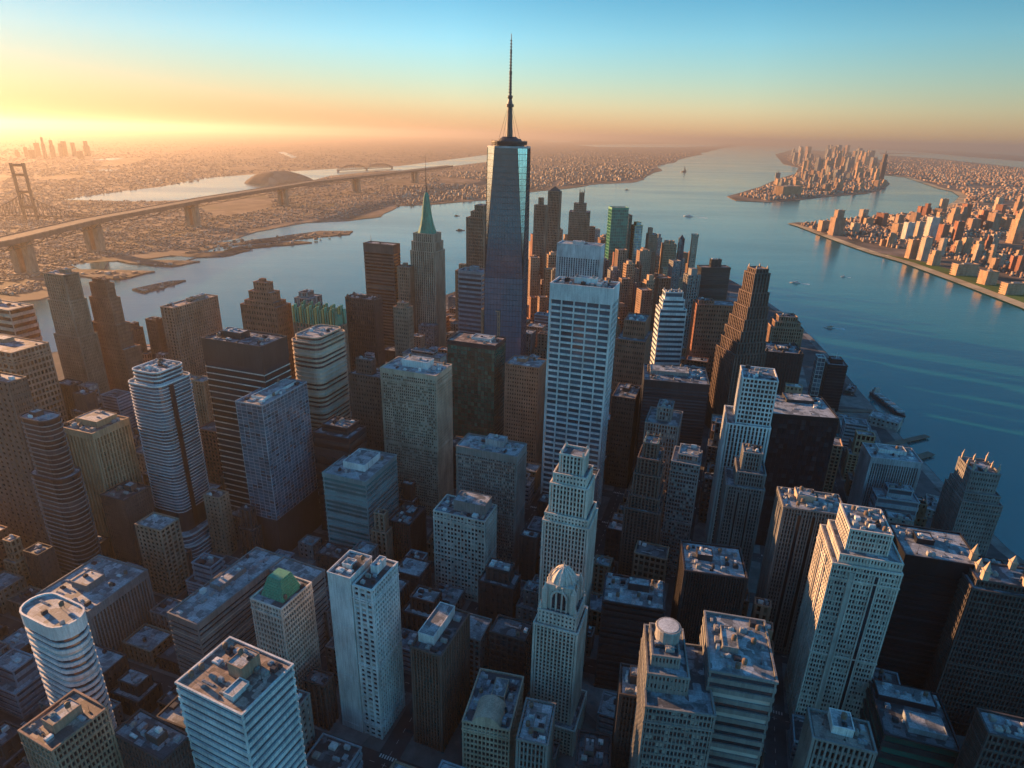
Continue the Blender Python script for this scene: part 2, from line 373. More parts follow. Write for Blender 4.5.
# low wharf flats off the left shore
for pts in ([(65, 270), (108, 271), (155, 272), (120, 280), (72, 276.5)], [(117, 261), (160, 261), (200, 262), (172, 267), (130, 264)], [(132, 290), (170, 282), (186, 281), (174, 284.5), (144, 293.5)],
            [(215, 247), (256, 240), (320, 231.5), (353, 231.5), (350, 234.5), (312, 238), (262, 243)], [(225, 251), (240, 247), (300, 241.5), (312, 243), (262, 247.5)], [(170, 256), (205, 253), (250, 250.5), (225, 256.5), (190, 258)]):
    slab('wharf', rough_edge(px_poly(pts), .012, 4), 3.4, M_WHARF)
hb = MB(); hc = at_z(278, 183); hx = (at_z(315, 183)-at_z(243, 183)).length/2
for i in range(9):
    for j in range(24):
        pass
def dome(b, c, rx, ry, h, rings=8, seg=28, mi=0):
    k = len(b.v)
    for i in range(rings+1):
        t = i/rings; rr = math.cos(t*math.pi/2); zz = math.sin(t*math.pi/2)**1.6*h
        for j in range(seg):
            a = 2*math.pi*j/seg; w = 1+.1*math.sin(3*a+1)+.05*math.sin(7*a)
            b.v.append((c[0]+rx*rr*math.cos(a)*w, c[1]+ry*rr*math.sin(a)*w, c[2]+zz))
    for i in range(rings):
        for j in range(seg):
            j2 = (j+1) % seg; b.f.append((k+i*seg+j, k+i*seg+j2, k+(i+1)*seg+j2, k+(i+1)*seg+j)); b.m.append(mi)
dome(hb, (hc.x, hc.y, 2), hx, hx*.7, 105); hb.build('hill', M_LAND)['kind'] = 'structure'
# the air
hz = MB(); HX = 128000.0
hz.v = [(x, y, z) for z in (-3.0, 700.0) for x, y in ((-HX, -3500), (HX, -3500), (HX, HX+2500), (-HX, HX+2500))]
hz.f = [(3, 2, 1, 0), (4, 5, 6, 7), (0, 1, 5, 4), (1, 2, 6, 5), (2, 3, 7, 6), (3, 0, 4, 7)]; hz.m = [0]*6
mh, hn, hl, hp = mat('haze_air')
hn.remove(hp); pv = hn.new('ShaderNodeVolumePrincipled'); hl.new(pv.outputs[0], hn['Material Output'].inputs['Volume'])
pv.inputs['Color'].default_value = (.43, .40, .37, 1); pv.inputs['Density'].default_value = 3.7e-5; pv.inputs['Anisotropy'].default_value = .55
hz.build('haze', mh)['kind'] = 'stuff'
#PART3
# ------------------------------------------------------------------ towers
MODE = {   # pier share of a bay, spandrel share of a storey, pier set-out, spandrel set-out, recess
    'grid':   (.30, .34, 0.0, .28, 1.1), 'punch': (.52, .50, 0.0, .22, .9), 'ribbon': (0, .46, 0.0, 0.0, 1.2), 'lines': (0, .13, 0.0, -.15, 1.0), 'stripe': (.46, .14, 0.0, 1.35, 1.9), 'thin': (0, .3, 0.0, 0.0, 1.3),
    'pier':   (.40, .30, 0.0, .75, 1.7), 'glass': (.07, .12, 0.12, 0.2, .45), 'wide': (.10, .30, 0.0, .12, 1.3)}
NEAR_WINDOWS = [0]
FOOT = []       # footprints for the low blocks to keep clear of (x, y, half w, half d) in street axes
SROT = 19.0
def street_axes(rot=SROT): return Vector((math.cos(R(rot)), -math.sin(R(rot)), 0)), Vector((math.sin(R(rot)), math.cos(R(rot)), 0))
EX, EY = street_axes()

class Bld:
    """one building: walls, roofs, windows and roof pieces are its children; local x runs along the front, y away from the viewer"""
    def __init__(s, kind, cat, label, pos, rot, group=None, fine=True):
        s.root = tag(empty(kind, (pos.x, pos.y, 2.0), -R(rot)), label, cat, group)
        s.rot, s.pos, s.fine = rot, Vector((pos.x, pos.y, 2.0)), fine
        s.wall = MB(); s.mats = []; s.panes = []; s.roof = MB(); s.roofm = None; s.fused = {}
        lp = Matrix.Rotation(R(rot), 3, 'Z') @ (CAM-s.pos); s.eye = lp
        s.dist = (Vector((pos.x, pos.y, 250))-CAM).length
    def mi(s, m):
        if m not in s.mats: s.mats.append(m)
        return s.mats.index(m)
    def tier(s, cx, cy, w, d, z0, z1, mode, wall, glass, nf, nx, ny, r=0.0, rec=None, parapet=1.4, cap=0.0, base=0.0, roof='grey_roof', windows=True, belts=(), ringmat=None, basemat=None):
        ri = s.mi(WALL[ringmat or wall])
        za_b = lambda a_, b_, q_: a_+(b_-a_)*q_
        pw, sh, po, ro, rc = MODE[mode]; rc = rec or rc
        W_, wi = s.wall, s.mi(WALL[wall])
        out = lambda i: rrect(w, d, r, i, cx, cy)
        core = out(rc)
        W_.prism(core, z0, z1, wi)
        W_.ring(out(-.15), out(min(rc, 1.0)), z1-.1, z1+parapet, wi, True)          # parapet
        s.roofm = s.roofm or ROOF[roof]
        k = MB(); 
        k.prism(out(rc+.02 if rc+.02 > 1 else 1.02), z1, z1+.12, 0); k.build('roof', ROOF[roof], s.root)
        for q_ in (() if not belts else belts): W_.ring(out(-.35), core, za_b(z0, z1, q_)-.5, za_b(z0, z1, q_)+.7, wi)
        za, zb = z0+base, z1-cap
        if cap > 0: W_.ring(out(.02), core, zb, z1-.1, wi)
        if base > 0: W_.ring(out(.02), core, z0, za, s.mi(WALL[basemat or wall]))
        nf = max(1, int(nf)); fh = (zb-za)/nf; sp = fh*sh
        for i in range(nf): W_.ring(out(ro), core, za+i*fh, za+i*fh+sp, ri)
        if r > 0 or pw == 0:
            for i in range(nf):
                s.panes.append(('band', glass, rrect(w, d, r, rc-.16, cx, cy), za+i*fh+sp*.9, za+(i+1)*fh+.02*fh))
            if r > 0: 
                if pw > 0:
                    n2 = len(core); 
                return
            # slim corner posts
            q = .5
            for sx in (-1, 1):
                for sy in (-1, 1):
                    x, y = cx+sx*(w/2-.9), cy+sy*(d/2-.9); W_.box(x-q, x+q, y-q, y+q, z0, z1-.2, wi)
            return
        # piers
        for (L, nb, ax) in ((w, nx, 0), (d, ny, 1)):
            bwid = L/nb; pwid = bwid*pw; cw = max(pwid, rc+.3)
            for side in (-1, 1):
                for j in range(nb+1):
                    if j in (0, nb):
                        if ax: continue
                        hx = max(w/nx*pw, rc+.3)*.8; hy = max(d/ny*pw, rc+.3)*.8
                        x0 = cx-w/2+po if j == 0 else cx+w/2-po-hx; y0 = cy-d/2+po if side < 0 else cy+d/2-po-hy
                        W_.box(x0, x0+hx, y0, y0+hy, z0, z1-.12, wi); continue
                    t = -L/2+j*bwid
                    a0, a1 = (-d/2+po, -d/2+rc+.1) if not ax else (-w/2+po, -w/2+rc+.1)
                    if side > 0: a0, a1 = -a1, -a0
                    if ax: W_.box(cx+a0, cx+a1, cy+t-pwid/2, cy+t+pwid/2, z0, z1-.12, wi)
                    else: W_.box(cx+t-pwid/2, cx+t+pwid/2, cy+a0, cy+a1, z0, z1-.12, wi)
                if not windows: continue
                off = (d/2 if not ax else w/2)-rc+.14
                for i in range(nf):
                    b0, b1 = za+i*fh+sp*.98, za+(i+1)*fh+.01*fh
                    for j in range(nb):
                        t0, t1 = -L/2+j*bwid+pwid/2*.98, -L/2+(j+1)*bwid-pwid/2*.98
                        if j == 0: t0 += rc*.9
                        if j == nb-1: t1 -= rc*.9
                        s.panes.append(('pane', glass, ax, side, cx, cy, off, t0, t1, b0, b1))
    def pent(s, x0, x1, y0, y1, z0, h, wall='grey_concrete', name='penthouse', roof='pale_roof'):
        b = MB(); b.box(x0, x1, y0, y1, z0-.05, z0+h); b.ring(rrect(x1-x0+.3, y1-y0+.3, 0, 0, (x0+x1)/2, (y0+y1)/2), rrect(x1-x0-.8, y1-y0-.8, 0, 0, (x0+x1)/2, (y0+y1)/2), z0+h-.1, z0+h+.6, 0, True)
        o = b.build(name, WALL[wall], s.root)
        k = MB(); k.prism(rrect(x1-x0-.9, y1-y0-.9, 0, 0, (x0+x1)/2, (y0+y1)/2), z0+h, z0+h+.1); k.build('roof', ROOF[roof], o)
        return o
    def clutter(s, x0, x1, y0, y1, z, n, big=1.0):
        rr = random.Random(int(abs(x0*7+z*13+n))); taken = []
        for i in range(n*4):
            if len(taken) >= n: break
            w, d = rr.uniform(1.6, 5.5)*big, rr.uniform(1.6, 5)*big; h = rr.uniform(.9, 3.2)*big
            if x1-x0 < w+.6 or y1-y0 < d+.6: continue
            x, y = rr.uniform(x0+w/2, x1-w/2), rr.uniform(y0+d/2, y1-d/2)
            if any(abs(x-a) < (w+c)/2+.3 and abs(y-b) < (d+e)/2+.3 for a, b, c, e in taken): continue
            taken.append((x, y, w, d)); b = MB(); kind = rr.random()
            if kind < .62:
                b.box(x-w/2, x+w/2, y-d/2, y+d/2, z, z+h); b.box(x-w/2+.3, x+w/2-.3, y-d/2+.3, y+d/2-.3, z+h-.02, z+h+.25)
                if rr.random() < .5: b.tube((x, y, z+h), (x, y, z+h+.9), min(w, d)*.28, n=10)
                b.build('roof_unit', WALL[rr.choice(['steel', 'grey_concrete', 'white_panel', 'blue_grey_metal', 'dark_metal'])], s.root)
            elif kind < .82:
                L = rr.uniform(4, 12)*big
                if x+L < x1 and not any(abs(x+L/2-a) < (L+c)/2 and abs(y-b) < 1+e/2 for a, b, c, e in taken[:-1]):
                    for q in range(3): b.tube((x, y+q*.5, z+.5), (x+L, y+q*.5, z+.5), .16, n=5)
                    for q in range(3): b.box(x+L*q/2.2, x+L*q/2.2+.3, y-.3, y+1.3, z, z+.36)
                    b.build('roof_pipe', WALL['steel'], s.root)
            elif kind < .9 and s.dist < 900:
                for q in range(4): a = q*math.pi/2+.7; b.tube((x+1.2*math.cos(a), y+1.2*math.sin(a), z), (x+1.2*math.cos(a), y+1.2*math.sin(a), z+2), .12, n=4)
                b.tube((x, y, z+2), (x, y, z+4.6), 1.5, n=12); b.tube((x, y, z+4.6), (x, y, z+5.5), 1.55, .1, n=12)
                b.build('water_tank', WALL['weathered_wood'], s.root)
            else:
                b.tube((x, y, z), (x, y, z+rr.uniform(5, 9)), .14, .07, n=5); b.box(x-.5, x+.5, y-.5, y+.5, z, z+.5)
                b.build('antenna', WALL['dark_metal'], s.root)
    def finish(s):
        s.wall.build('wall', s.mats, s.root)

        near = s.fine and s.dist < 1000
        P = [p for p in s.panes if p[0] == 'pane']; B = [p for p in s.panes if p[0] == 'band']
        def key(p):
            _, g, ax, side, cx, cy, off, t0, t1, b0, b1 = p; t = (t0+t1)/2
            c = Vector((cx+t, cy+side*off, (b0+b1)/2)) if not ax else Vector((cx+side*off, cy+t, (b0+b1)/2))
            nn = Vector((0, side, 0)) if not ax else Vector((side, 0, 0)); v = s.eye-c
            f = v.dot(nn)
            return -(f*(t1-t0)*(b1-b0)/v.length**3) if f > 0 else 1.0
        P.sort(key=key)
        cache = {}
        own = P[:100] if near else []
        for p in own:
            _, g, ax, side, cx, cy, off, t0, t1, b0, b1 = p
            k = (g, ax, side, round(t1-t0, 2), round(b1-b0, 2))
            if k not in cache:
                b = MB(); w2, h2 = (t1-t0)/2, (b1-b0)/2
                q = [(-w2, -h2), (w2, -h2), (w2, h2), (-w2, h2)]
                if (not ax and side > 0) or (ax and side < 0): q = [(-a, c) for a, c in q]
                v = [((a, 0, c) if not ax else (0, a, c)) for a, c in q]; b.quad(*v)
                cache[k] = b.mesh('window', GLASS[g])
            o = bpy.data.objects.new('window', cache[k]); COL.objects.link(o); o.parent = s.root
            t = (t0+t1)/2; o.location = (cx+t, cy+side*off, (b0+b1)/2) if not ax else (cx+side*off, cy+t, (b0+b1)/2)
        NEAR_WINDOWS[0] += len(own)
        rest = {}
        for p in P[len(own):]:
            _, g, ax, side, cx, cy, off, t0, t1, b0, b1 = p; b = rest.setdefault(g, MB())
            if not ax: v = [(cx+t0, cy+side*off, b0), (cx+t1, cy+side*off, b0), (cx+t1, cy+side*off, b1), (cx+t0, cy+side*off, b1)]
            else: v = [(cx+side*off, cy+t0, b0), (cx+side*off, cy+t1, b0), (cx+side*off, cy+t1, b1), (cx+side*off, cy+t0, b1)]
            if (not ax and side > 0) or (ax and side < 0): v = v[::-1]
            b.quad(*v)
        for g, b in rest.items(): b.build('window', GLASS[g], s.root, 'stuff')
        bb = {}
        for p in B:
            _, g, poly, z0, z1 = p
            b = MB() if near else bb.setdefault(g, MB())
            b.prism(poly, z0, z1, 0, top=False)
            if near: b.build('window_band', GLASS[g], s.root)
        for g, b in bb.items(): b.build('window_band', GLASS[g], s.root, 'stuff')
        return s.root

def place(F, k, o, sd, b, rot):
    ex, ey = street_axes(rot)
    p = drop(F[0], F[1], b)
    sg = -1 if k == 'R' else 1
    w = run_to(p, ex*sg, o) 
    d = -sd if sd < 0 else run_to(p, ey, sd)
    c = p+ex*sg*w/2+ey*d/2
    return c, w, d, p
INFO = []
def T(kind, cat, label, F, k, o, sd, b, mode, wall, glass, nf, nx, ny, rot=SROT, r=0.0, roof='grey_roof', tiers=(), lower=(), pents=(), clut=5, cap=0.0, base=0.0, fn=None, group=None, big=1.0, maxd=None, **kw):
    c, w, d, p = place(F, k, o, sd, b, rot)
    if maxd and d > maxd: c = c-street_axes(rot)[1]*(d-maxd)/2; d = maxd
    H = p.z-2.0
    mpp = (p-CAM).dot(_f)/FPX; dep = (CAM_H-p.z)/(p-CAM).length; vpp = mpp/max(.5, math.sqrt(1-dep*dep))
    INFO.append((kind, round(c.x), round(c.y), 'w%.0f d%.0f H%.0f' % (w, d, H), 'm/px %.2f' % mpp, label))
    B = Bld(kind, cat, label, c, rot, group)
    B.mpp, B.vpp, B.w, B.d, B.H = mpp, vpp, w, d, H
    if mode in ('grid', 'punch', 'pier', 'stripe'):
        nf = round(nf*1.45); nx = max(2, round(nx*1.5)); ny = max(2, round(ny*1.5))
    elif mode in ('ribbon', 'lines'): nf = round(nf*1.15)
    if mode in ('grid', 'punch') and not kw.get('belts'): kw['belts'] = (.1, .9) if nf < 20 else (.09, .5, .93)
    clut = round(clut*2.2)
    zb = 0.0; fh = (H-cap)/nf; ws = ds = 0
    for (sx, sy, zf, _q) in sorted(lower, key=lambda q: q[2]):
        z1 = H*zf; ws = max(ws, sx); ds = max(ds, sy)
        B.tier(0, (sy-1)*d/2*0, w*sx, d*sy, zb, z1, mode, wall, glass, max(1, round((z1-zb)/fh)), max(1, round(nx*sx)), max(1, round(ny*sy)), r*sx, roof=roof, ringmat=kw.get('ringmat'))
        zb = z1
    B.tier(0, 0, w, d, zb, H, mode, wall, glass, max(1, round((H-zb)/fh)), nx, ny, r, cap=cap, base=base, roof=roof, **kw)
    tw, td, tx, ty, z = w, d, 0, 0, H
    for t in tiers:
        fw, fd, ox, oy, hp = t[:5]; md = t[5] if len(t) > 5 else mode
        h = hp*vpp; tw, td, tx, ty = w*fw, d*fd, ox*w, oy*d
        z0 = t[6]*vpp+H if len(t) > 6 else z
        B.tier(tx, ty, tw, td, z0, z0+h, md, wall, glass, max(1, round(h/fh)), max(1, round(nx*fw)), max(1, round(ny*fd)), r*min(fw, fd), roof=roof, ringmat=kw.get('ringmat'))
        z = max(z, z0+h)
    for q in pents:
        fx, fy, fw, fd, h = q[:5]; wl_ = q[5] if len(q) > 5 else 'grey_concrete'
        x, y = tx+fx*tw, ty+fy*td; B.pent(x-fw*tw/2, x+fw*tw/2, y-fd*td/2, y+fd*td/2, z+.12, h, wl_)
    if fn: fn(B, z, tw, td, tx, ty)
    m = 1.4+.04*tw
    if clut >= 5 and not pents and not tiers and B.dist < 1500:
        q = random.Random(len(label)+int(w*3)); fw, fd = q.uniform(.22, .4), q.uniform(.22, .4); pents = [(q.uniform(-.15, .15), q.uniform(-.05, .2), fw, fd, q.uniform(3, 7))]
        x, y = tx+pents[0][0]*tw, ty+pents[0][1]*td; B.pent(x-fw*tw/2, x+fw*tw/2, y-fd*td/2, y+fd*td/2, z+.12, pents[0][4], wall)
    if clut and B.dist < 1500:
        if not pents: B.clutter(tx-tw/2+m, tx+tw/2-m, ty-td/2+m, ty+td/2-m, z+.12, clut, big)
        else:
            q = pents[0]; x0, x1 = tx+(q[0]-q[2]/2)*tw, tx+(q[0]+q[2]/2)*tw; y0, y1 = ty+(q[1]-q[3]/2)*td, ty+(q[1]+q[3]/2)*td
            n1 = max(1, clut//3)
            B.clutter(tx-tw/2+m, tx+tw/2-m, ty-td/2+m, y0-.4, z+.12, n1, big)
            B.clutter(tx-tw/2+m, x0-.4, y0, ty+td/2-m, z+.12, n1, big); B.clutter(x1+.4, tx+tw/2-m, y0, ty+td/2-m, z+.12, n1, big)
            B.clutter(x0+.5, x1-.5, y0+.5, y1-.5, z+.22+q[4], max(1, n1//2), big*.7)
    B.finish()
    mw, mdp = max(1, ws)*w, max(1, ds)*d
    da = R(rot-SROT); hw = abs(math.cos(da))*mw/2+abs(math.sin(da))*mdp/2; hd = abs(math.sin(da))*mw/2+abs(math.cos(da))*mdp/2
    FOOT.append((c.dot(EX), c.dot(EY), hw, hd, H, label, kind))
    return B
#PART4
# ------------------------------------------------------------------ crowns
def mast(B, x, y, z, h, r, name='mast', m='dark_metal'):
    b = MB(); b.tube((x, y, z), (x, y, z+h*.45), r, r*.7, 8); b.tube((x, y, z+h*.45), (x, y, z+h), r*.55, r*.12, 8); return b.build(name, WALL[m], B.root)
def copper_spire(B, z, w, d, tx, ty):
    b = MB(); S_ = [(0, .60), (4, .52), (8, .44), (16, .33), (26, .25), (36, .15), (39, .07)]; W0 = B.w
    for (h0, r0), (h1, r1) in zip(S_, S_[1:]):
        b.prism(rrect(W0*r0, W0*r0, W0*r0*.25, 0, tx, ty, 2), z+h0*B.vpp, z+h1*B.vpp, 0, True, False, rrect(W0*r1, W0*r1, W0*r1*.25, 0, tx, ty, 2))
    for k in range(12):
        a = 2*math.pi*k/12
        for (h0, r0), (h1, r1) in zip(S_[1:], S_[2:-1]):
            b.tube((tx+W0*r0*.52*math.cos(a), ty+W0*r0*.52*math.sin(a), z+h0*B.vpp), (tx+W0*r1*.52*math.cos(a), ty+W0*r1*.52*math.sin(a), z+h1*B.vpp), .5, .35, 4)
    b.build('copper_spire', WALL['green_copper'], B.root)
    mast(B, tx, ty, z+38*B.vpp, 34*B.vpp, 1.1)
def pyramid(hpx, m='brown_brick', name='pointed_roof'):
    def f(B, z, w, d, tx, ty):
        b = MB(); h = hpx*B.vpp; t = .04
        b.prism(rrect(w*.96, d*.96, 0, 0, tx, ty), z+.2, z+h, 0, True, False, rrect(w*t, d*t, 0, 0, tx, ty)); b.build(name, WALL[m], B.root)
    return f
def pinnacles(hpx, m='cream_stone', n=4, ins=.08, name='pinnacle'):
    def f(B, z, w, d, tx, ty):
        h = hpx*B.vpp; pts = [(sx*(.5-ins), sy*(.5-ins)) for sx in (-1, 1) for sy in (-1, 1)]
        if n > 4: pts += [(0, -.5+ins), (0, .5-ins), (-.5+ins, 0), (.5-ins, 0)]
        for i, (fx, fy) in enumerate(pts):
            x, y, q = tx+fx*w, ty+fy*d, max(.8, w*.032); hh = h*(1 if i < 4 else .7); b = MB()
            b.box(x-q, x+q, y-q, y+q, z, z+hh*.5); b.box(x-q*1.25, x+q*1.25, y-q*1.25, y+q*1.25, z+hh*.5-.05, z+hh*.56)
            b.prism(rrect(q*1.8, q*1.8, 0, 0, x, y), z+hh*.56, z+hh, 0, True, False, rrect(.2, .2, 0, 0, x, y)); b.build(name, WALL[m], B.root)
    return f
def fins(hpx, m='green_copper', n=18, name='crown_fin'):
    def f(B, z, w, d, tx, ty):
        h = hpx*B.vpp
        for i in range(n):
            t = -.47+.94*i/(n-1)
            for (x, y) in ((tx+t*w, ty-d*.46), (tx+t*w, ty+d*.46)):
                b = MB(); q = w*.014; hh = h*(1+.12*math.sin(i*2.1)); b.box(x-q, x+q, y-q*2, y+q*2, z, z+hh); b.build(name, WALL[m if i % 3 else 'gold_panel'], B.root)
        b = MB(); b.box(tx-w*.44, tx+w*.44, ty-d*.42, ty+d*.42, z, z+h*.55); b.build('penthouse', WALL[m], B.root)
    return f
def arched_crown(B, z, w, d, tx, ty):
    """stone lantern: a tall arched bay on each face under a ribbed rounded cap"""
    st = WALL['white_stone']; h1 = 28*B.vpp; a, q = w*.40, d*.40
    b = MB(); b.box(tx-a*.86, tx+a*.86, ty-q*.86, ty+q*.86, z, z+h1*.8)
    for sx in (-1, 1):
        for sy in (-1, 1):
            x, y = tx+sx*a*.9, ty+sy*q*.9; b.box(x-a*.16, x+a*.16, y-q*.16, y+q*.16, z, z+h1*.66); b.prism(rrect(a*.3, q*.3, 0, 0, x, y), z+h1*.66, z+h1*.86, 0, True, False, rrect(.3, .3, 0, 0, x, y))
    for (sx, sy) in ((0, -1), (0, 1), (1, 0), (-1, 0)):     # arch surrounds
        for i in range(10):
            t0, t1 = math.pi*i/10, math.pi*(i+1)/10; ra = (a if sy else q)*.5
            def P(t, rr): 
                u, v = rr*math.cos(t), h1*.42+rr*1.1*math.sin(t)
                return (tx+u, ty+sy*q*.93, z+v) if sy else (tx+sx*a*.93, ty+u, z+v)
            b.tube(P(t0, ra), P(t1, ra), 1.0, n=5)
        for k in (-1, -.36, .36, 1):
            u = k*(a if sy else q)*.5; p = (tx+u, ty+sy*q*.93, z) if sy else (tx+sx*a*.93, ty+u, z)
            b.tube(p, (p[0], p[1], z+h1*(.42 if abs(k) == 1 else .80)), .75, n=5)
    b.build('lantern', st, B.root)
    g = MB()
    for (sx, sy) in ((0, -1), (0, 1), (1, 0), (-1, 0)):
        for k in (-.68, 0, .68):
            ww = (a if sy else q)*.13; u = k*(a if sy else q)*.5; e = .875
            if sy: v = [(tx+u-ww, ty+sy*q*e, z+h1*.06), (tx+u+ww, ty+sy*q*e, z+h1*.06), (tx+u+ww, ty+sy*q*e, z+h1*.6), (tx+u-ww, ty+sy*q*e, z+h1*.6)]
            else: v = [(tx+sx*a*e, ty+u-ww, z+h1*.06), (tx+sx*a*e, ty+u+ww, z+h1*.06), (tx+sx*a*e, ty+u+ww, z+h1*.6), (tx+sx*a*e, ty+u-ww, z+h1*.6)]
            w_ = MB(); w_.quad(*v); w_.build('arched_window', GLASS['dark_glass'], B.root)
    c = MB(); dome(c, (tx, ty, z+h1*.78), a*.8, q*.8, h1*.42, 8, 20)
    for k in range(12):
        an = 2*math.pi*k/12; pr = None
        for i in range(9):
            t = i/8; rr = math.cos(t*math.pi/2); zz = math.sin(t*math.pi/2)**1.6*h1*.42
            p = (tx+a*.86*rr*math.cos(an), ty+q*.86*rr*math.sin(an), z+h1*.78+zz)
            if pr: c.tube(pr, p, .55, n=4)
            pr = p
    c.tube((tx, ty, z+h1*1.18), (tx, ty, z+h1*1.36), .9, .15, 6)
    c.build('domed_cap', WALL['white_stone'], B.root)
def barrel_roof(B, z, w, d, tx, ty):
    b = MB(); n = 12; fr = []
    for i in range(n+1):
        t = math.pi*i/n; fr.append((tx-w*.3*math.cos(t), z+d*0+w*.26*math.sin(t)))
    y0, y1 = ty-d*.5, ty-d*.1; k = len(b.v)
    for (x, zz) in fr: b.v += [(x, y0, zz), (x, y1, zz)]
    for i in range(n): b.f.append((k+2*i, k+2*i+1, k+2*i+3, k+2*i+2)); b.m.append(0)
    b.f.append(tuple(k+2*i for i in range(n, -1, -1))); b.m.append(0); b.f.append(tuple(k+2*i+1 for i in range(n+1))); b.m.append(0)
    b.build('barrel_gable', WALL['cream_stone'], B.root)
def round_tank(fx, fy, r, h):
    def f(B, z, w, d, tx, ty):
        x, y = tx+fx*w, ty+fy*d; b = MB(); b.tube((x, y, z), (x, y, z+h), r, r, 20); b.tube((x, y, z+h), (x, y, z+h+.8), r*1.08, r*1.02, 20); b.build('round_tank', WALL['grey_concrete'], B.root)
        k = MB(); k.tube((x, y, z+h+.8), (x, y, z+h+.95), r*.85, r*.85, 20); k.build('tank_lid', WALL['white_panel'], B.root)
        mast(B, x-r*1.6, y-r*.6, z, h*1.7, .35)
    return f
def roof_frame(n=7, h=7, m='dark_metal'):
    def f(B, z, w, d, tx, ty):
        b = MB()
        for i in range(n):
            x = tx-w*.45+w*.9*i/(n-1)
            for y in (ty-d*.44, ty+d*.44): b.tube((x, y, z), (x, y, z+h), .35, n=4)
            b.tube((x, ty-d*.44, z+h), (x, ty+d*.44, z+h), .35, n=4)
        for y in (ty-d*.44, ty, ty+d*.44): b.tube((tx-w*.45, y, z+h), (tx+w*.45, y, z+h), .35, n=4)
        b.build('roof_frame', WALL[m], B.root)
    return f
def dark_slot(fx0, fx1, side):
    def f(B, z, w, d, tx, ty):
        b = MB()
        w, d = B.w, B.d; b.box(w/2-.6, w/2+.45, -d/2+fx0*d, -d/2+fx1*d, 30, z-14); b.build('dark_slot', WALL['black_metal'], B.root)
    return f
def both(*fs):
    def f(*a):
        for q in fs: q(*a)
    return f

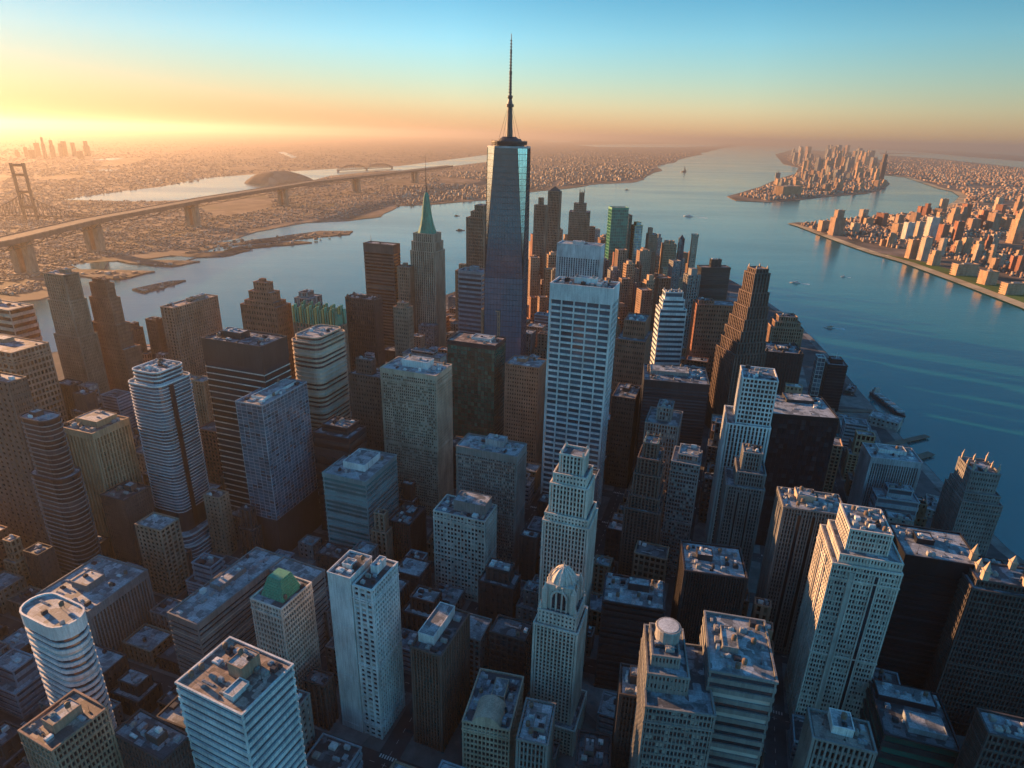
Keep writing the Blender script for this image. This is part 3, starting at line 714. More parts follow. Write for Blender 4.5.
# ------------------------------------------------------------------ the tall glass tower with the mast
def spire_tower():
    F, b = (513.5, 148), 402
    p = drop(*F, b); rot = 8.0; ex, ey = street_axes(rot)
    H = p.z-2; mpp = (p-CAM).dot(_f)/FPX
    w = 44*mpp*.96; c = p-ex*(w*.5-w*.22)*0; c = drop(506, 147, b)+ey*w*.5
    FOOT.append((c.dot(EX), c.dot(EY), w*.62, w*.62, H, 'spire', 'tall_glass_tower'))
    B = Bld('glass_tower', 'skyscraper', 'tallest tower in the view, dark faceted glass with a pale wedge and a long mast', c, rot)
    z1 = H*.52; a = w/2; n = 46
    def octo(z):
        if z <= z1: ch = 0; s = a*(1-.03*z/H)
        else: ch = a*.42*(z-z1)/(H-z1); s = a*(1-.03*z/H)
        ch = max(ch, .05)
        return [(-s+ch, -s), (s-ch, -s), (s, -s+ch), (s, s-ch), (s-ch, s), (-s+ch, s), (-s, s-ch), (-s, -s+ch)]
    g = MB(); wg = MB()
    for (za, zb) in ((0, z1), (z1, H)):
        A, C = octo(za), octo(zb)
        for i in range(8):
            j = (i+1) % 8; tgt = wg if i % 2 else g
            if i % 2 and za == 0: continue
            tgt.quad((*A[i], za), (*A[j], za), (*C[j], zb), (*C[i], zb))
    g.v += [(x, y, H) for x, y in octo(H)]; g.f.append(tuple(range(len(g.v)-8, len(g.v)))); g.m.append(0)
    g.build('glazing', GLASS['steel_tower'], B.root); wg.build('wedge_glazing', GLASS['sky_sheen_glass'], B.root)
    f = MB()
    for i in range(1, n):
        z = H*i/n; P = octo(z); k = 1+.16/a; P2 = [(x*k, y*k) for x, y in P]; f.ring(P2, [(x*.99, y*.99) for x, y in P], z-.28, z+.28)
    for (za, zb) in ((0, z1), (z1, H)):
        A, C = octo(za), octo(zb)
        for i in range(8):
            j = (i+1) % 8; m = 12 if i % 2 == 0 else 6
            if i % 2 and za == 0: continue
            for q in range(m+1):
                t = q/m; k = 1+.1/a; u = ((A[i][0]*(1-t)+A[j][0]*t)*k, (A[i][1]*(1-t)+A[j][1]*t)*k, za); v = ((C[i][0]*(1-t)+C[j][0]*t)*k, (C[i][1]*(1-t)+C[j][1]*t)*k, zb)
                f.tube(u, v, .5 if q in (0, m) else .2, n=4)
    f.build('mullion_grid', WALL['dark_metal'], B.root)
    P = octo(H); k = MB(); k.ring([(x*1.01, y*1.01) for x, y in P], [(x*.9, y*.9) for x, y in P], H-.5, H+2.5, 0, True)
    k.build('parapet', WALL['steel'], B.root)
    k = MB(); k.prism([(x*.72, y*.72) for x, y in P], H-.1, H+4); k.tube((0, 0, H+4), (0, 0, H+8), a*.86, a*.88, 28); k.tube((0, 0, H+8.2), (0, 0, H+9.6), a*.88, a*.88, 28)
    for q in range(28):
        t = 2*math.pi*q/28; k.tube((a*.85*math.cos(t), a*.85*math.sin(t), H+3.5), (a*.85*math.cos(t), a*.85*math.sin(t), H+10.5), .35, n=4)
    k.tube((0, 0, H+9.6), (0, 0, H+13), a*.62, a*.56, 24); k.tube((0, 0, H+13), (0, 0, H+16), a*.45, a*.32, 20)
    k.build('communications_ring', WALL['bronze_metal'], B.root)
    s = MB(); top = (141-32)*mpp*.86; z0 = H+15
    sec = [(0, 5.2), (.30, 3.8), (.305, 6.2), (.33, 6.2), (.335, 4.2), (.38, 2.9), (.40, 4.2), (.415, 4.2), (.42, 2.2), (.62, 1.8), (.63, 2.4), (.65, 2.4), (.655, 1.4), (.82, 1.2), (.83, 1.6), (.84, 1.6), (.845, .9), (1, .5)]
    for (t0, r0), (t1, r1) in zip(sec, sec[1:]): s.tube((0, 0, z0+t0*top), (0, 0, z0+t1*top), r0*.95, r1*.95, 10)
    for q in range(18):
        t = .44+.52*q/18; s.box(-2.3+2*(t-.44), 2.3-2*(t-.44), -2.3+2*(t-.44), 2.3-2*(t-.44), z0+t*top, z0+t*top+1.6)
    for q in range(6):
        t = 2*math.pi*q/6; s.tube((a*.5*math.cos(t), a*.5*math.sin(t), z0-1), (3*math.cos(t), 3*math.sin(t), z0+.31*top), .25, n=4)
    s.build('mast', WALL['dark_metal'], B.root)
    B.finish()
glass_mat('steel_tower', (.05, .085, .12), blind=(.09, .11, .13), share=.05, rough=.12, ior=1.75, metal=.15)
spire_tower()
#PART5
def louvre_box(B, z, w, d, tx, ty):
    b = MB(); 
    for i in range(8):
        s = 1-i*.055; b.box(tx-w*.36*s, tx+w*.36*s, ty-d*.3*s, ty+d*.3*s, z+i*2.0, z+i*2.0+1.1); s -= .05; b.box(tx-w*.36*s, tx+w*.36*s, ty-d*.3*s, ty+d*.3*s, z+i*2.0+1.05, z+i*2.0+2.05)
    b.build('louvred_rooftop', WALL['green_copper'], B.root)
def side_wing(B, z, w, d, tx, ty):
    B.tier(w/2+23, d/2-10, 45.6, 20, 0, z-.02, 'ribbon', 'grey_stone', 'dark_glass', 15, 8, 4, cap=5, roof='pale_roof')
def deep_bays(fr, m='dark_glass'):
    """tall dark window bays framed by slim stone ribs on the front and left faces"""
    def f(B, z, w, d, tx, ty):
        w, d = B.w, B.d; H = B.H
        for t in fr:
            for ax in (0, 1):
                L = w if not ax else d; u = t*L; q = L*.028; b = MB(); r = MB()
                if not ax: b.box(u-q, u+q, -d/2-.15, -d/2+.5, 8, H-5); [r.box(u+s_*q*1.25-.45, u+s_*q*1.25+.45, -d/2-.75, -d/2+.5, 6, H-4) for s_ in (-1, 1)]
                else: b.box(-w/2-.15, -w/2+.5, u-q, u+q, 8, H-5); [r.box(-w/2-.75, -w/2+.5, u+s_*q*1.25-.45, u+s_*q*1.25+.45, 6, H-4) for s_ in (-1, 1)]
                b.build('window_bay', GLASS[m], B.root); r.build('rib', B.mats[0], B.root)
    return f
# ------------------------------------------------------------------ the towers, one by one
G, P_, RB, PU, GL, WI = 'grid', 'pier', 'ribbon', 'punch', 'glass', 'wide'
glass_mat('teal_glass', (.02, .085, .085), blind=(.12, .22, .22), share=.25, ior=1.9)
# far left, in the warm haze
T('striped_tower', 'office tower', 'cream tower with bold dark window stripes cut by the left edge, roof sunlit', (9, 311), 'R', -45, 34, 425, RB, 'cream_stone', 'brown_glass', 15, 6, 4)
T('flared_tower', 'skyscraper', 'tall brown flared tower standing tallest at the far left before the wharves', (63, 276), 'R', 43, 79, 430, P_, 'tan_brick', 'brown_glass', 34, 6, 7, lower=[(1.28, 1.25, .62, 0), (1.12, 1.1, .84, 0)], clut=3)
T('stepped_tower', 'skyscraper', 'stepped reddish brick tower in haze just right of the flared brown tower', (106, 285), 'R', 89, 114, 420, PU, 'red_brick', 'brown_glass', 26, 7, 5, lower=[(2.1, 2.2, .55, 0), (1.6, 1.7, .72, 0), (1.25, 1.3, .9, 0)], tiers=[(.7, .7, 0, 0, 4)], clut=2)
T('gridded_block', 'office tower', 'broad brown block with pale grid bars below the striped tower at the left edge', (11, 354), 'R', -60, 49, 470, G, 'tan_brick', 'brown_glass', 14, 8, 7)
T('corner_tower', 'office tower', 'grey-brown tower pierced by small square windows and cut by the left edge', (8, 384), 'R', -60, 27, 560, PU, 'brown_brick', 'brown_glass', 24, 8, 5)
T('banded_tower', 'office tower', 'dark round-cornered banded tower with a narrower upper half on the left', (44, 424), 'R', 15, 66, 590, 'lines', 'bronze_metal', 'black_glass', 32, 6, 6, r=9, lower=[(1.28, 1.28, .68, 9)], roof='pale_roof', clut=4, ringmat='grey_stone')
T('sandstone_tower', 'office tower', 'warm sandstone tower with tall vertical piers left of the round-cornered blue banded tower', (92, 435), 'R', 57, 129, 560, 'stripe', 'sandstone', 'brown_glass', 16, 7, 8, roof='brown_roof', pents=[(.0, .1, .62, .55, 6, 'sandstone')], clut=8, cap=6)
T('brick_block', 'building', 'squat dark brick block between the sandstone tower and the blue banded tower', (124, 502), 'R', 100, 150, 575, PU, 'dark_brick', 'black_glass', 12, 8, 8, roof='dark_roof')
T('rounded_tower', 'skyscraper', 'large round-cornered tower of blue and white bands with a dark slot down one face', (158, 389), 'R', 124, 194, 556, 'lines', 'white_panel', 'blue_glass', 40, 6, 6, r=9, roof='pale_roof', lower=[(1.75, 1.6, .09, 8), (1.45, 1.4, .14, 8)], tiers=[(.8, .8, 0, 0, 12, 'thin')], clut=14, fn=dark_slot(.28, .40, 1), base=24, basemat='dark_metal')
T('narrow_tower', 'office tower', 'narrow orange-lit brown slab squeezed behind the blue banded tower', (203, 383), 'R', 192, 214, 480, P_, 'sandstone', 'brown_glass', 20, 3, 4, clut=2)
T('brown_slab', 'office tower', 'wide plain brown slab with a cluttered roof standing at the left waterfront', (173, 309), 'R', 160, 218, 410, P_, 'tan_brick', 'brown_glass', 22, 3, 14, roof='brown_roof', clut=16, big=1.3, maxd=95)
T('low_tower', 'building', 'small dark brown tower tucked against the left side of the wide brown slab', (156, 321), 'R', 145, 164, 400, P_, 'brown_brick', 'brown_glass', 14, 4, 4)
T('hipped_block', 'building', 'small hazy olive-brown block with a raised centre left of the wide brown slab', (134, 330), 'R', 127, 143, 400, PU, 'brown_brick', 'brown_glass', 10, 4, 4, tiers=[(.6, .6, 0, 0, 5)])
T('stepped_block', 'building', 'terracotta stepped pyramid-like block behind the black slab tower', (276, 309), 'R', 240, 291, 400, PU, 'red_brick', 'brown_glass', 12, 9, 6, tiers=[(.82, .8, 0, 0, 4), (.62, .6, 0, 0, 9), (.38, .4, 0, 0, 9), (.12, .2, 0, 0, 3)], clut=0)
T('dark_tower', 'skyscraper', 'blackish-brown slab tower with thin light floor lines and a deep blank top band', (261, 348), 'R', 201, 287, 536, 'lines', 'bronze_metal', 'black_glass', 22, 6, 6, cap=24, roof='grey_roof', clut=12, fn=roof_frame(6, 2.5), ringmat='white_stone')
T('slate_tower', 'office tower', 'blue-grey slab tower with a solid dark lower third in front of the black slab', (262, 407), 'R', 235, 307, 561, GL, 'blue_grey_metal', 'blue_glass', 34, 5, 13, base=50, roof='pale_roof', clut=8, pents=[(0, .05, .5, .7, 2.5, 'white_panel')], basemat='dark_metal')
T('curved_tower', 'skyscraper', 'cream round-cornered tower of close bands with an orange-lit left edge', (318, 345), 'R', 288, 348, 500, RB, 'cream_stone', 'dark_glass', 32, 6, 6, r=10, roof='pale_roof', tiers=[(.85, .85, 0, 0, 4)], lower=[(1.35, 1.25, .32, 6)], clut=6)
T('finned_block', 'building', 'block crowned by a row of green and gold fins behind the cream curved tower', (338, 328), 'R', 293, 347, 420, P_, 'tan_brick', 'green_glass', 12, 9, 3, fn=fins(17), clut=0, maxd=30)
T('pale_block', 'building', 'small pale grey block with a domed top at the water behind the fins', (309, 300), 'R', 294, 322, 400, G, 'grey_stone', 'dark_glass', 10, 5, 4, tiers=[(.5, .6, -.1, 0, 5)], clut=3)
T('plum_tower', 'office tower', 'plain dark red-brown tower with a blank top left of the green spire', (393, 246), 'R', 363, 400, 370, RB, 'brown_brick', 'brown_glass', 30, 6, 4, cap=16, clut=2, fn=lambda B, z, w, d, tx, ty: mast(B, tx-w*.35, ty, z, 9*B.vpp, .7))
T('brown_tower', 'building', 'short reddish tower filling the gap between the plum tower and the green spire tower', (409, 268), 'R', 397, 414, 372, P_, 'tan_brick', 'brown_glass', 22, 4, 3)
T('spired_tower', 'skyscraper', 'striped stone tower topped by a green copper spire and a needle', (435, 253), 'R', 410, 445, 372, 'stripe', 'cream_stone', 'brown_glass', 34, 8, 5, tiers=[(.92, .9, 0, 0, 9), (.8, .8, 0, 0, 8)], fn=copper_spire, clut=0)
T('stone_tower', 'office tower', 'brown stone tower with two setbacks hidden partly by the tall glass tower', (484, 219), 'R', 466, 492, 350, P_, 'tan_brick', 'brown_glass', 28, 6, 5, tiers=[(.75, .8, .08, 0, 6), (.5, .7, .15, 0, 6)], clut=2)
T('grey_block', 'office tower', 'flat grey banded block at the left foot of the tall glass tower', (482, 273), 'R', 458, 489, 380, RB, 'blue_grey_metal', 'steel_glass', 20, 6, 4, cap=4)
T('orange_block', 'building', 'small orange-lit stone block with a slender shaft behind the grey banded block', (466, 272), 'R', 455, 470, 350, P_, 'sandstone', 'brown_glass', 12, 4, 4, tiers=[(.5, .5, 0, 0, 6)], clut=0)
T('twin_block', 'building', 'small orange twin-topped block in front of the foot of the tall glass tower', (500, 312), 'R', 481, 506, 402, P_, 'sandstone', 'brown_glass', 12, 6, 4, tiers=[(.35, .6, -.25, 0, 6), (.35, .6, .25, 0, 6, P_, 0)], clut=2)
T('gothic_block', 'office tower', 'dark brown tower with a toothed parapet left of the plum tower', (375, 301), 'R', 345, 382, 410, P_, 'dark_brick', 'brown_glass', 18, 10, 4, fn=pinnacles(4, 'dark_brick', 8), clut=5)
T('brick_tower', 'building', 'slim dusty-red brick tower between the plum tower and the green spire tower', (408, 309), 'R', 393, 413, 410, PU, 'tan_brick', 'brown_glass', 18, 5, 3, tiers=[(.6, .6, 0, 0, 4)], clut=1)
T('rust_block', 'office tower', 'reddish brown block with stepped penthouse between cream curved tower and pale grid tower', (381, 379), 'R', 349, 390, 500, PU, 'brown_brick', 'brown_glass', 20, 8, 4, tiers=[(.5, .5, -.1, 0, 14)], clut=4)
T('podium_hall', 'building', 'dark terraced block at the foot of the cream curved tower', (349, 440), 'R', 312, 366, 540, RB, 'bronze_metal', 'black_glass', 10, 6, 6, tiers=[(.7, .7, 0, .1, 6)], clut=6)
T('pale_grid_tower', 'skyscraper', 'large pale beige tower gridded with small windows and a white penthouse', (436, 377), 'R', 380, 452, 520, G, 'cream_stone', 'dark_glass', 34, 18, 12, roof='pale_roof', pents=[(.0, .1, .46, .4, 8, 'white_panel')], clut=9, cap=5)
T('green_tower', 'skyscraper', 'dark green glass box tower with a brown roof in front of the green spire tower', (495, 347), 'R', 447, 506, 470, GL, 'green_glass_frame' if 0 else 'dark_metal', 'green_glass', 28, 14, 8, roof='brown_roof', pents=[(.1, .15, .4, .4, 3, 'white_panel')], clut=4, cap=5)
T('flat_block', 'building', 'low flat-roofed grey block just behind the roof of the pale grid tower', (440, 359), 'R', 402, 447, 440, RB, 'grey_stone', 'dark_glass', 8, 6, 4, tiers=[(.6, .6, 0, 0, 3)], clut=3)
T('teal_tower', 'office tower', 'squarish teal glass tower with a pale roof and a rounded rooftop box', (366, 483), 'R', 322, 397, 570, 'thin', 'teal_panel', 'teal_glass', 18, 10, 12, roof='pale_roof', pents=[(0, .05, .5, .5, 7, 'white_panel')], clut=6, cap=4)
T('small_teal_block', 'building', 'short dark teal block with a tangled roof right of the squarish teal tower', (410, 526), 'R', 388, 426, 575, P_, 'dark_metal', 'green_glass', 10, 6, 8, roof='dark_roof', clut=12)
T('white_grid_tower', 'office tower', 'off-white gridded tower with a heavy cluttered rooftop block, low centre left', (485, 523), 'R', 433, 497, 606, G, 'white_stone', 'dark_glass', 14, 10, 6, pents=[(.12, .1, .6, .6, 11, 'grey_stone')], clut=16)
T('grey_tower', 'office tower', 'broad grey finely gridded tower just left of the foot of the big white central tower', (517, 458), 'R', 456, 527, 575, G, 'grey_stone', 'dark_glass', 22, 22, 10, roof='pale_roof', pents=[(.05, .15, .3, .4, 7, 'steel')], clut=12, cap=7)
T('tan_block', 'office tower', 'tan block with a white roof panel right of the dark green glass tower', (539, 369), 'R', 505, 547, 480, PU, 'tan_brick', 'brown_glass', 20, 9, 5, roof='pale_roof', clut=4)
# centre
T('white_tower', 'skyscraper', 'big white central tower with five wide window bays and a tall blank top', (613.5, 290), 'R', 550, 620, 520, WI, 'white_panel', 'blue_glass', 36, 5, 4, cap=17, roof='dark_roof', clut=16, big=1.1, rec=2.0)
T('blue_crown_tower', 'skyscraper', 'white-ribbed tower with a blank pale blue crown directly behind the big white tower', (601, 247), 'R', 557, 605, 360, 'stripe', 'white_panel', 'steel_glass', 30, 12, 4, cap=26, roof='pale_roof', clut=3)
T('pyramid_tower', 'skyscraper', 'slim brown tower with a shallow pointed roof right of the tall glass tower', (560, 192), 'R', 548, 562, 300, P_, 'tan_brick', 'brown_glass', 30, 5, 4, fn=pyramid(5), clut=0)
T('capped_tower', 'office tower', 'dull brown tower with a small knobbed turret next to the shallow pointed roof', (546, 206), 'R', 534, 548, 310, P_, 'tan_brick', 'brown_glass', 28, 5, 3, tiers=[(.4, .5, 0, 0, 7)], clut=0)
T('spiky_tower', 'skyscraper', 'jagged stepped tower of many small turrets beyond the pale blue crown', (590, 213), 'R', 569, 599, 290, PU, 'tan_brick', 'brown_glass', 24, 9, 5, rot=8, tiers=[(.6, .6, 0, 0, 8), (.24, .4, .05, 0, 10)], fn=pinnacles(4, 'tan_brick', 8), clut=0, maxd=50)
T('emerald_tower', 'skyscraper', 'green glass tower with a gold-lit left edge and a stepped right shoulder', (612, 208), 'L', 629, 608.5, 300, GL, 'green_copper', 'emerald_glass' if 0 else 'green_glass', 30, 8, 6, rot=-10, clut=0, cap=4)
T('shoulder_tower', 'office tower', 'lower green glass shoulder standing against the right of the gold-edged green tower', (629.5, 216), 'L', 632.5, -40, 300, GL, 'dark_metal', 'green_glass', 28, 3, 6, rot=-2, clut=0)
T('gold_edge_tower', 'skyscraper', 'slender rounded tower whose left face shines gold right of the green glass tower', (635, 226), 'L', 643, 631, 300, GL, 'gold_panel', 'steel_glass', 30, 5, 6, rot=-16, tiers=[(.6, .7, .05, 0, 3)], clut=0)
T('tip_tower', 'office tower', 'brown tower with an orange-lit flank and small turret right of the gold-lit tower', (649, 235), 'L', 658, 644, 300, PU, 'tan_brick', 'brown_glass', 22, 6, 6, rot=-2, tiers=[(.4, .5, -.25, 0, 6)], clut=0, maxd=34)
T('amber_tower', 'office tower', 'low amber brick tower with two roof boxes near the island tip', (664, 245), 'L', 677, 660, 300, PU, 'sandstone', 'brown_glass', 16, 6, 5, rot=2, tiers=[(.3, .5, -.2, 0, 3), (.3, .5, .2, 0, 3, PU, 0)], clut=0, maxd=38)
T('blue_needle', 'office tower', 'slim dark blue tower with a slanted top near the island tip', (679.5, 239), 'L', 685, 678.5, 300, GL, 'dark_metal', 'blue_glass', 20, 3, 3, rot=0, fn=pyramid(4, 'dark_metal', 'slanted_top'), clut=0, maxd=26)
T('slim_tower', 'office tower', 'slim pale shaft with a flared top standing alone before the river', (693, 237), 'L', 698.5, 691.5, 305, P_, 'cream_stone', 'dark_glass', 22, 3, 3, rot=2, tiers=[(1.1, 1.1, 0, 0, 2)], clut=0, maxd=26)
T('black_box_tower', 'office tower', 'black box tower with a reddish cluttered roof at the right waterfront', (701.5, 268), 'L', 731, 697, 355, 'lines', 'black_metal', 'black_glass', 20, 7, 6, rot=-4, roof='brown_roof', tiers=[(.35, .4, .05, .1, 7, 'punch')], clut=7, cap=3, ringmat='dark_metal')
T('terraced_spire', 'skyscraper', 'tall terraced tower climbing in golden steps on its left side above the river', (735, 356), 'L', 766, 716, 440, P_, 'brown_brick', 'black_glass', 18, 7, 8, rot=-14, tiers=[(.92, .9, .03, 0, 11), (.84, .82, .06, 0, 11), (.76, .75, .09, 0, 11), (.68, .68, .12, 0, 12), (.58, .6, .14, 0, 13), (.5, .5, .14, 0, 18), (.4, .42, .14, 0, 4)], fn=pinnacles(4, 'cream_stone'), clut=0, maxd=62)
T('glass_crown_tower', 'skyscraper', 'white-framed blue glass tower with a notched bright crown right of the big white tower', (660, 310), 'L', 687, 656, 412, RB, 'white_panel', 'blue_glass', 18, 6, 6, rot=0, tiers=[(.82, .8, 0, .02, 9), (.68, .66, 0, .04, 7)], fn=pinnacles(3, 'white_stone', 8), clut=6, maxd=46)
T('red_brick_tower', 'building', 'dark red brick block stacked in two tiers right of the big white tower', (646, 343), 'R', 616, 652, 440, PU, 'red_brick', 'brown_glass', 14, 9, 5, tiers=[(.72, .7, .02, .1, 17)], clut=8)
T('rust_tower', 'building', 'broad rusty brick block below the black box tower', (697, 305), 'L', 737, 693, 400, PU, 'red_brick', 'brown_glass', 16, 11, 6, rot=4, tiers=[(.4, .6, -.25, 0, 3)], clut=10)
T('slate_block', 'office tower', 'wide slate-blue fine-lined block in the centre right canyon', (710, 386), 'R', 644, 713, 500, RB, 'dark_metal', 'steel_glass', 30, 10, 6, cap=8, roof='grey_roof', rot=10, clut=14, pents=[(-.1, .15, .6, .4, 4)], maxd=60)
T('brown_annex', 'building', 'narrow brown block wedged right of the foot of the big white tower', (635, 400), 'R', 612, 641, 490, PU, 'brown_brick', 'brown_glass', 14, 6, 4, clut=5)
T('ribbed_tower', 'office tower', 'dark ribbed tower with a square turret standing behind the ornate brown tower', (679, 428), 'R', 645, 683, 545, P_, 'grey_stone', 'dark_glass', 20, 8, 5, tiers=[(.45, .5, .0, 0, 13)], clut=5)
T('ornate_tower', 'skyscraper', 'dark brown ornate stepped tower with a small pinnacled top, right of centre', (660, 516), 'R', 624, 666, 600, P_, 'brown_brick', 'black_glass', 18, 7, 6, tiers=[(.86, .84, 0, 0, 12), (.74, .72, 0, 0, 20), (.62, .6, 0, 0, 14), (.42, .42, 0, 0, 13)], fn=pinnacles(5, 'cream_stone', 8), clut=0)
T('grey_shaft', 'office tower', 'plain grey tower with a raised centre right of the ornate brown tower', (700, 467), 'R', 671, 706, 580, G, 'grey_concrete', 'dark_glass', 20, 7, 4, tiers=[(.7, .7, .05, 0, 6)], clut=5, roof='pale_roof', maxd=36)
T('striped_white_tower', 'skyscraper', 'white tower with bold vertical stripes and a narrower upper block, lit gold on its left', (726, 424), 'L', 771, 716, 555, 'stripe', 'white_panel', 'black_glass', 22, 8, 7, rot=15, tiers=[(.78, .8, .1, 0, 44, 'grid')], clut=8, maxd=50)
T('lit_crown_tower', 'office tower', 'grey stone tower with a gold-lit stepped crown in front of the white striped tower', (726, 486), 'L', 765, 715, 590, P_, 'grey_stone', 'black_glass', 20, 9, 6, rot=15, tiers=[(.76, .8, .1, 0, 13), (.5, .5, .08, 0, 17)], clut=4, maxd=40, fn=deep_bays((-.15, .15), 'black_glass'))
T('rooftop_block', 'office tower', 'very dark brown block with a pale patchwork roof, right of centre', (748, 580), 'R', 684, 751, 690, P_, 'bronze_metal', 'black_glass', 20, 16, 9, roof='pale_roof', clut=16, rot=10, maxd=42)
T('teal_roof_block', 'office tower', 'dark block with a pale teal roof edged by a toothed parapet, low centre right', (665, 612), 'R', 602, 670, 700, RB, 'dark_metal', 'black_glass', 14, 10, 6, roof='pale_roof', fn=pinnacles(4, 'steel', 8), clut=10, rot=12, maxd=36)
T('deco_tower', 'skyscraper', 'pale stone stepped tower with tall arched windows near its top, low centre', (589, 531), 'R', 542, 598, 690, P_, 'white_stone', 'black_glass', 26, 9, 6, tiers=[(.93, .92, 0, 0, 7, 'punch'), (.80, .8, 0, 0, 28), (.70, .7, 0, 0, 9, 'punch'), (.52, .52, 0, 0, 17)], fn=pinnacles(5, 'white_stone', 4), clut=0)
T('arched_tower', 'skyscraper', 'pale stone tower with an arched lantern and lit domed cap, front centre', (578, 636), 'R', 533, 588, 752, P_, 'white_stone', 'black_glass', 22, 8, 6, tiers=[(.86, .84, 0, 0, 12, 'punch')], fn=both(arched_crown, pinnacles(9, 'white_stone', 4, .05)), lower=[(1.25, 1.3, .22, 0)], clut=0)
# right side
T('ziggurat_tower', 'office tower', 'brown banded tower with a stacked crown at the right waterfront', (772, 328), 'L', 804, 766, 405, P_, 'tan_brick', 'brown_glass', 16, 9, 7, rot=8, tiers=[(.8, .8, 0, 0, 5), (.6, .6, 0, 0, 5)], clut=4)
T('dusk_block', 'office tower', 'dark stone block with a rugged top in front of the stacked brown crown', (764, 352), 'L', 804, 758, 425, P_, 'dark_brick', 'black_glass', 14, 9, 6, rot=10, fn=pinnacles(4, 'dark_brick', 8), clut=6)
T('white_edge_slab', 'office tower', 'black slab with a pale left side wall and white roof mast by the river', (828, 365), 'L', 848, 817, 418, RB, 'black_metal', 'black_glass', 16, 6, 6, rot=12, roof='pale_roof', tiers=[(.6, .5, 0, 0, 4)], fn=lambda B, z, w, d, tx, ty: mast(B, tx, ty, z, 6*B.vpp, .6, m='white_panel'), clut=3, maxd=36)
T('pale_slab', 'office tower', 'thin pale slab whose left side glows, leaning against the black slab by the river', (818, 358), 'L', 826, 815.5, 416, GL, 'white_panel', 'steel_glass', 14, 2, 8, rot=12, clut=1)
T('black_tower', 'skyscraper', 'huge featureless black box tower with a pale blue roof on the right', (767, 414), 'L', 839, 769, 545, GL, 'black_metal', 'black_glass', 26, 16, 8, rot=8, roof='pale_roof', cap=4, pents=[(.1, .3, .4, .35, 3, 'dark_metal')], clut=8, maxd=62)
T('finned_tower', 'office tower', 'boxy tower with pale vertical fins and an orange-lit left wall by the piers', (871, 458), 'L', 923, 862, 545, 'stripe', 'steel', 'black_glass', 14, 14, 8, rot=13, cap=6, roof='pale_roof', pents=[(0, .15, .55, .4, 4, 'white_panel')], clut=8)
T('terrace_block', 'building', 'low grey stepped block in front of the boxy finned tower', (877, 498), 'L', 920, 872, 560, RB, 'blue_grey_metal', 'steel_glass', 7, 7, 5, rot=14, tiers=[(.6, .6, .05, .1, 8)], roof='pale_roof', clut=6)
T('crowned_tower', 'office tower', 'terraced dark tower with a broken gold-lit crown beside the lower river', (962, 502), 'L', 1003, 945, 575, PU, 'grey_stone', 'black_glass', 12, 10, 9, rot=14, tiers=[(.88, .86, -.02, 0, 8), (.72, .7, -.06, 0, 20)], fn=pinnacles(10, 'cream_stone', 8), clut=3)
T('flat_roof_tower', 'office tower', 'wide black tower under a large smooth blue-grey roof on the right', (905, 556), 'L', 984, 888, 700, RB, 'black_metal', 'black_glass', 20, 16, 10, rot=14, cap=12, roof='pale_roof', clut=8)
T('large_cream_tower', 'skyscraper', 'largest pale tower at lower right, golden on its left wall under a stepped top', (832, 564), 'L', 903, 820, 730, G, 'white_stone', 'dark_glass', 24, 15, 9, rot=15, tiers=[(.9, .9, .04, 0, 8, 'punch'), (.62, .7, .0, .05, 20)], roof='pale_roof', clut=10, fn=deep_bays((-.18, .16)))
T('rugged_tower', 'office tower', 'grey ribbed tower with a rugged roof left of the largest pale tower', (783, 508), 'L', 848, 777, 650, P_, 'grey_stone', 'black_glass', 24, 14, 8, rot=13, pents=[(-.1, .1, .3, .4, 6, 'cream_stone')], roof='pale_roof', clut=18, fn=both(pinnacles(3, 'grey_stone', 8), deep_bays((-.22, 0, .22), 'black_glass')))
T('spiked_block', 'office tower', 'dark tower at the right edge with ragged gold-lit roof spikes', (972, 590), 'L', 1085, 955, 730, G, 'dark_brick', 'black_glass', 18, 18, 10, rot=14, tiers=[(.9, .8, .0, .05, 6)], fn=pinnacles(20, 'cream_stone', 8), clut=10, big=1.4)
T('edge_block', 'building', 'low dark block with wiry lit roof pipes at the bottom right corner', (988, 735), 'L', 1110, 976, 860, G, 'dark_brick', 'black_glass', 12, 14, 9, rot=16, clut=14)
T('skylight_hall', 'building', 'broad low hall with glassy dark roof panels left of the bottom right corner', (884, 735), 'L', 962, 868, 800, RB, 'dark_metal', 'green_glass', 5, 9, 10, rot=16, roof='dark_roof', pents=[(-.05, .28, .8, .3, 4, 'dark_metal'), (.1, -.2, .5, .3, 4, 'blue_grey_metal')], clut=14)
T('orange_roof_block', 'building', 'small tower with an orange-lit roof and framed skylight at the bottom right', (812, 739), 'L', 877, 807, 900, P_, 'grey_stone', 'black_glass', 14, 8, 7, rot=16, roof='brown_roof', pents=[(.0, .15, .34, .6, 5, 'white_panel')], clut=6)
# foreground, left to right
T('lit_roof_block', 'building', 'brown tower with a copper-lit roof in the bottom left corner', (52, 753), 'R', 18, 108, 900, G, 'tan_brick', 'black_glass', 16, 5, 9, roof='brown_roof', pents=[(0, .0, .34, .5, 6, 'tan_brick')], clut=8, rot=24)
T('oval_tower', 'office tower', 'silvery banded tower with rounded corners and a bright sloping roof at lower left', (58, 634), 'R', 12, 93, 800, RB, 'white_panel', 'dark_glass', 20, 6, 6, r=11, roof='pale_roof', cap=9, clut=2, rot=24)
T('long_hall', 'building', 'long pale-roofed building with heavy piers behind the silvery banded tower', (88, 613), 'R', 36, 148, 668, 'stripe', 'grey_stone', 'black_glass', 6, 5, 13, roof='pale_roof', cap=7, clut=8, rot=19)
T('flat_square_block', 'building', 'low square dark block with a patched blue roof at bottom left', (163, 763), 'R', 112, 191, 880, PU, 'dark_brick', 'black_glass', 12, 9, 7, roof='grey_roof', clut=6, rot=24)
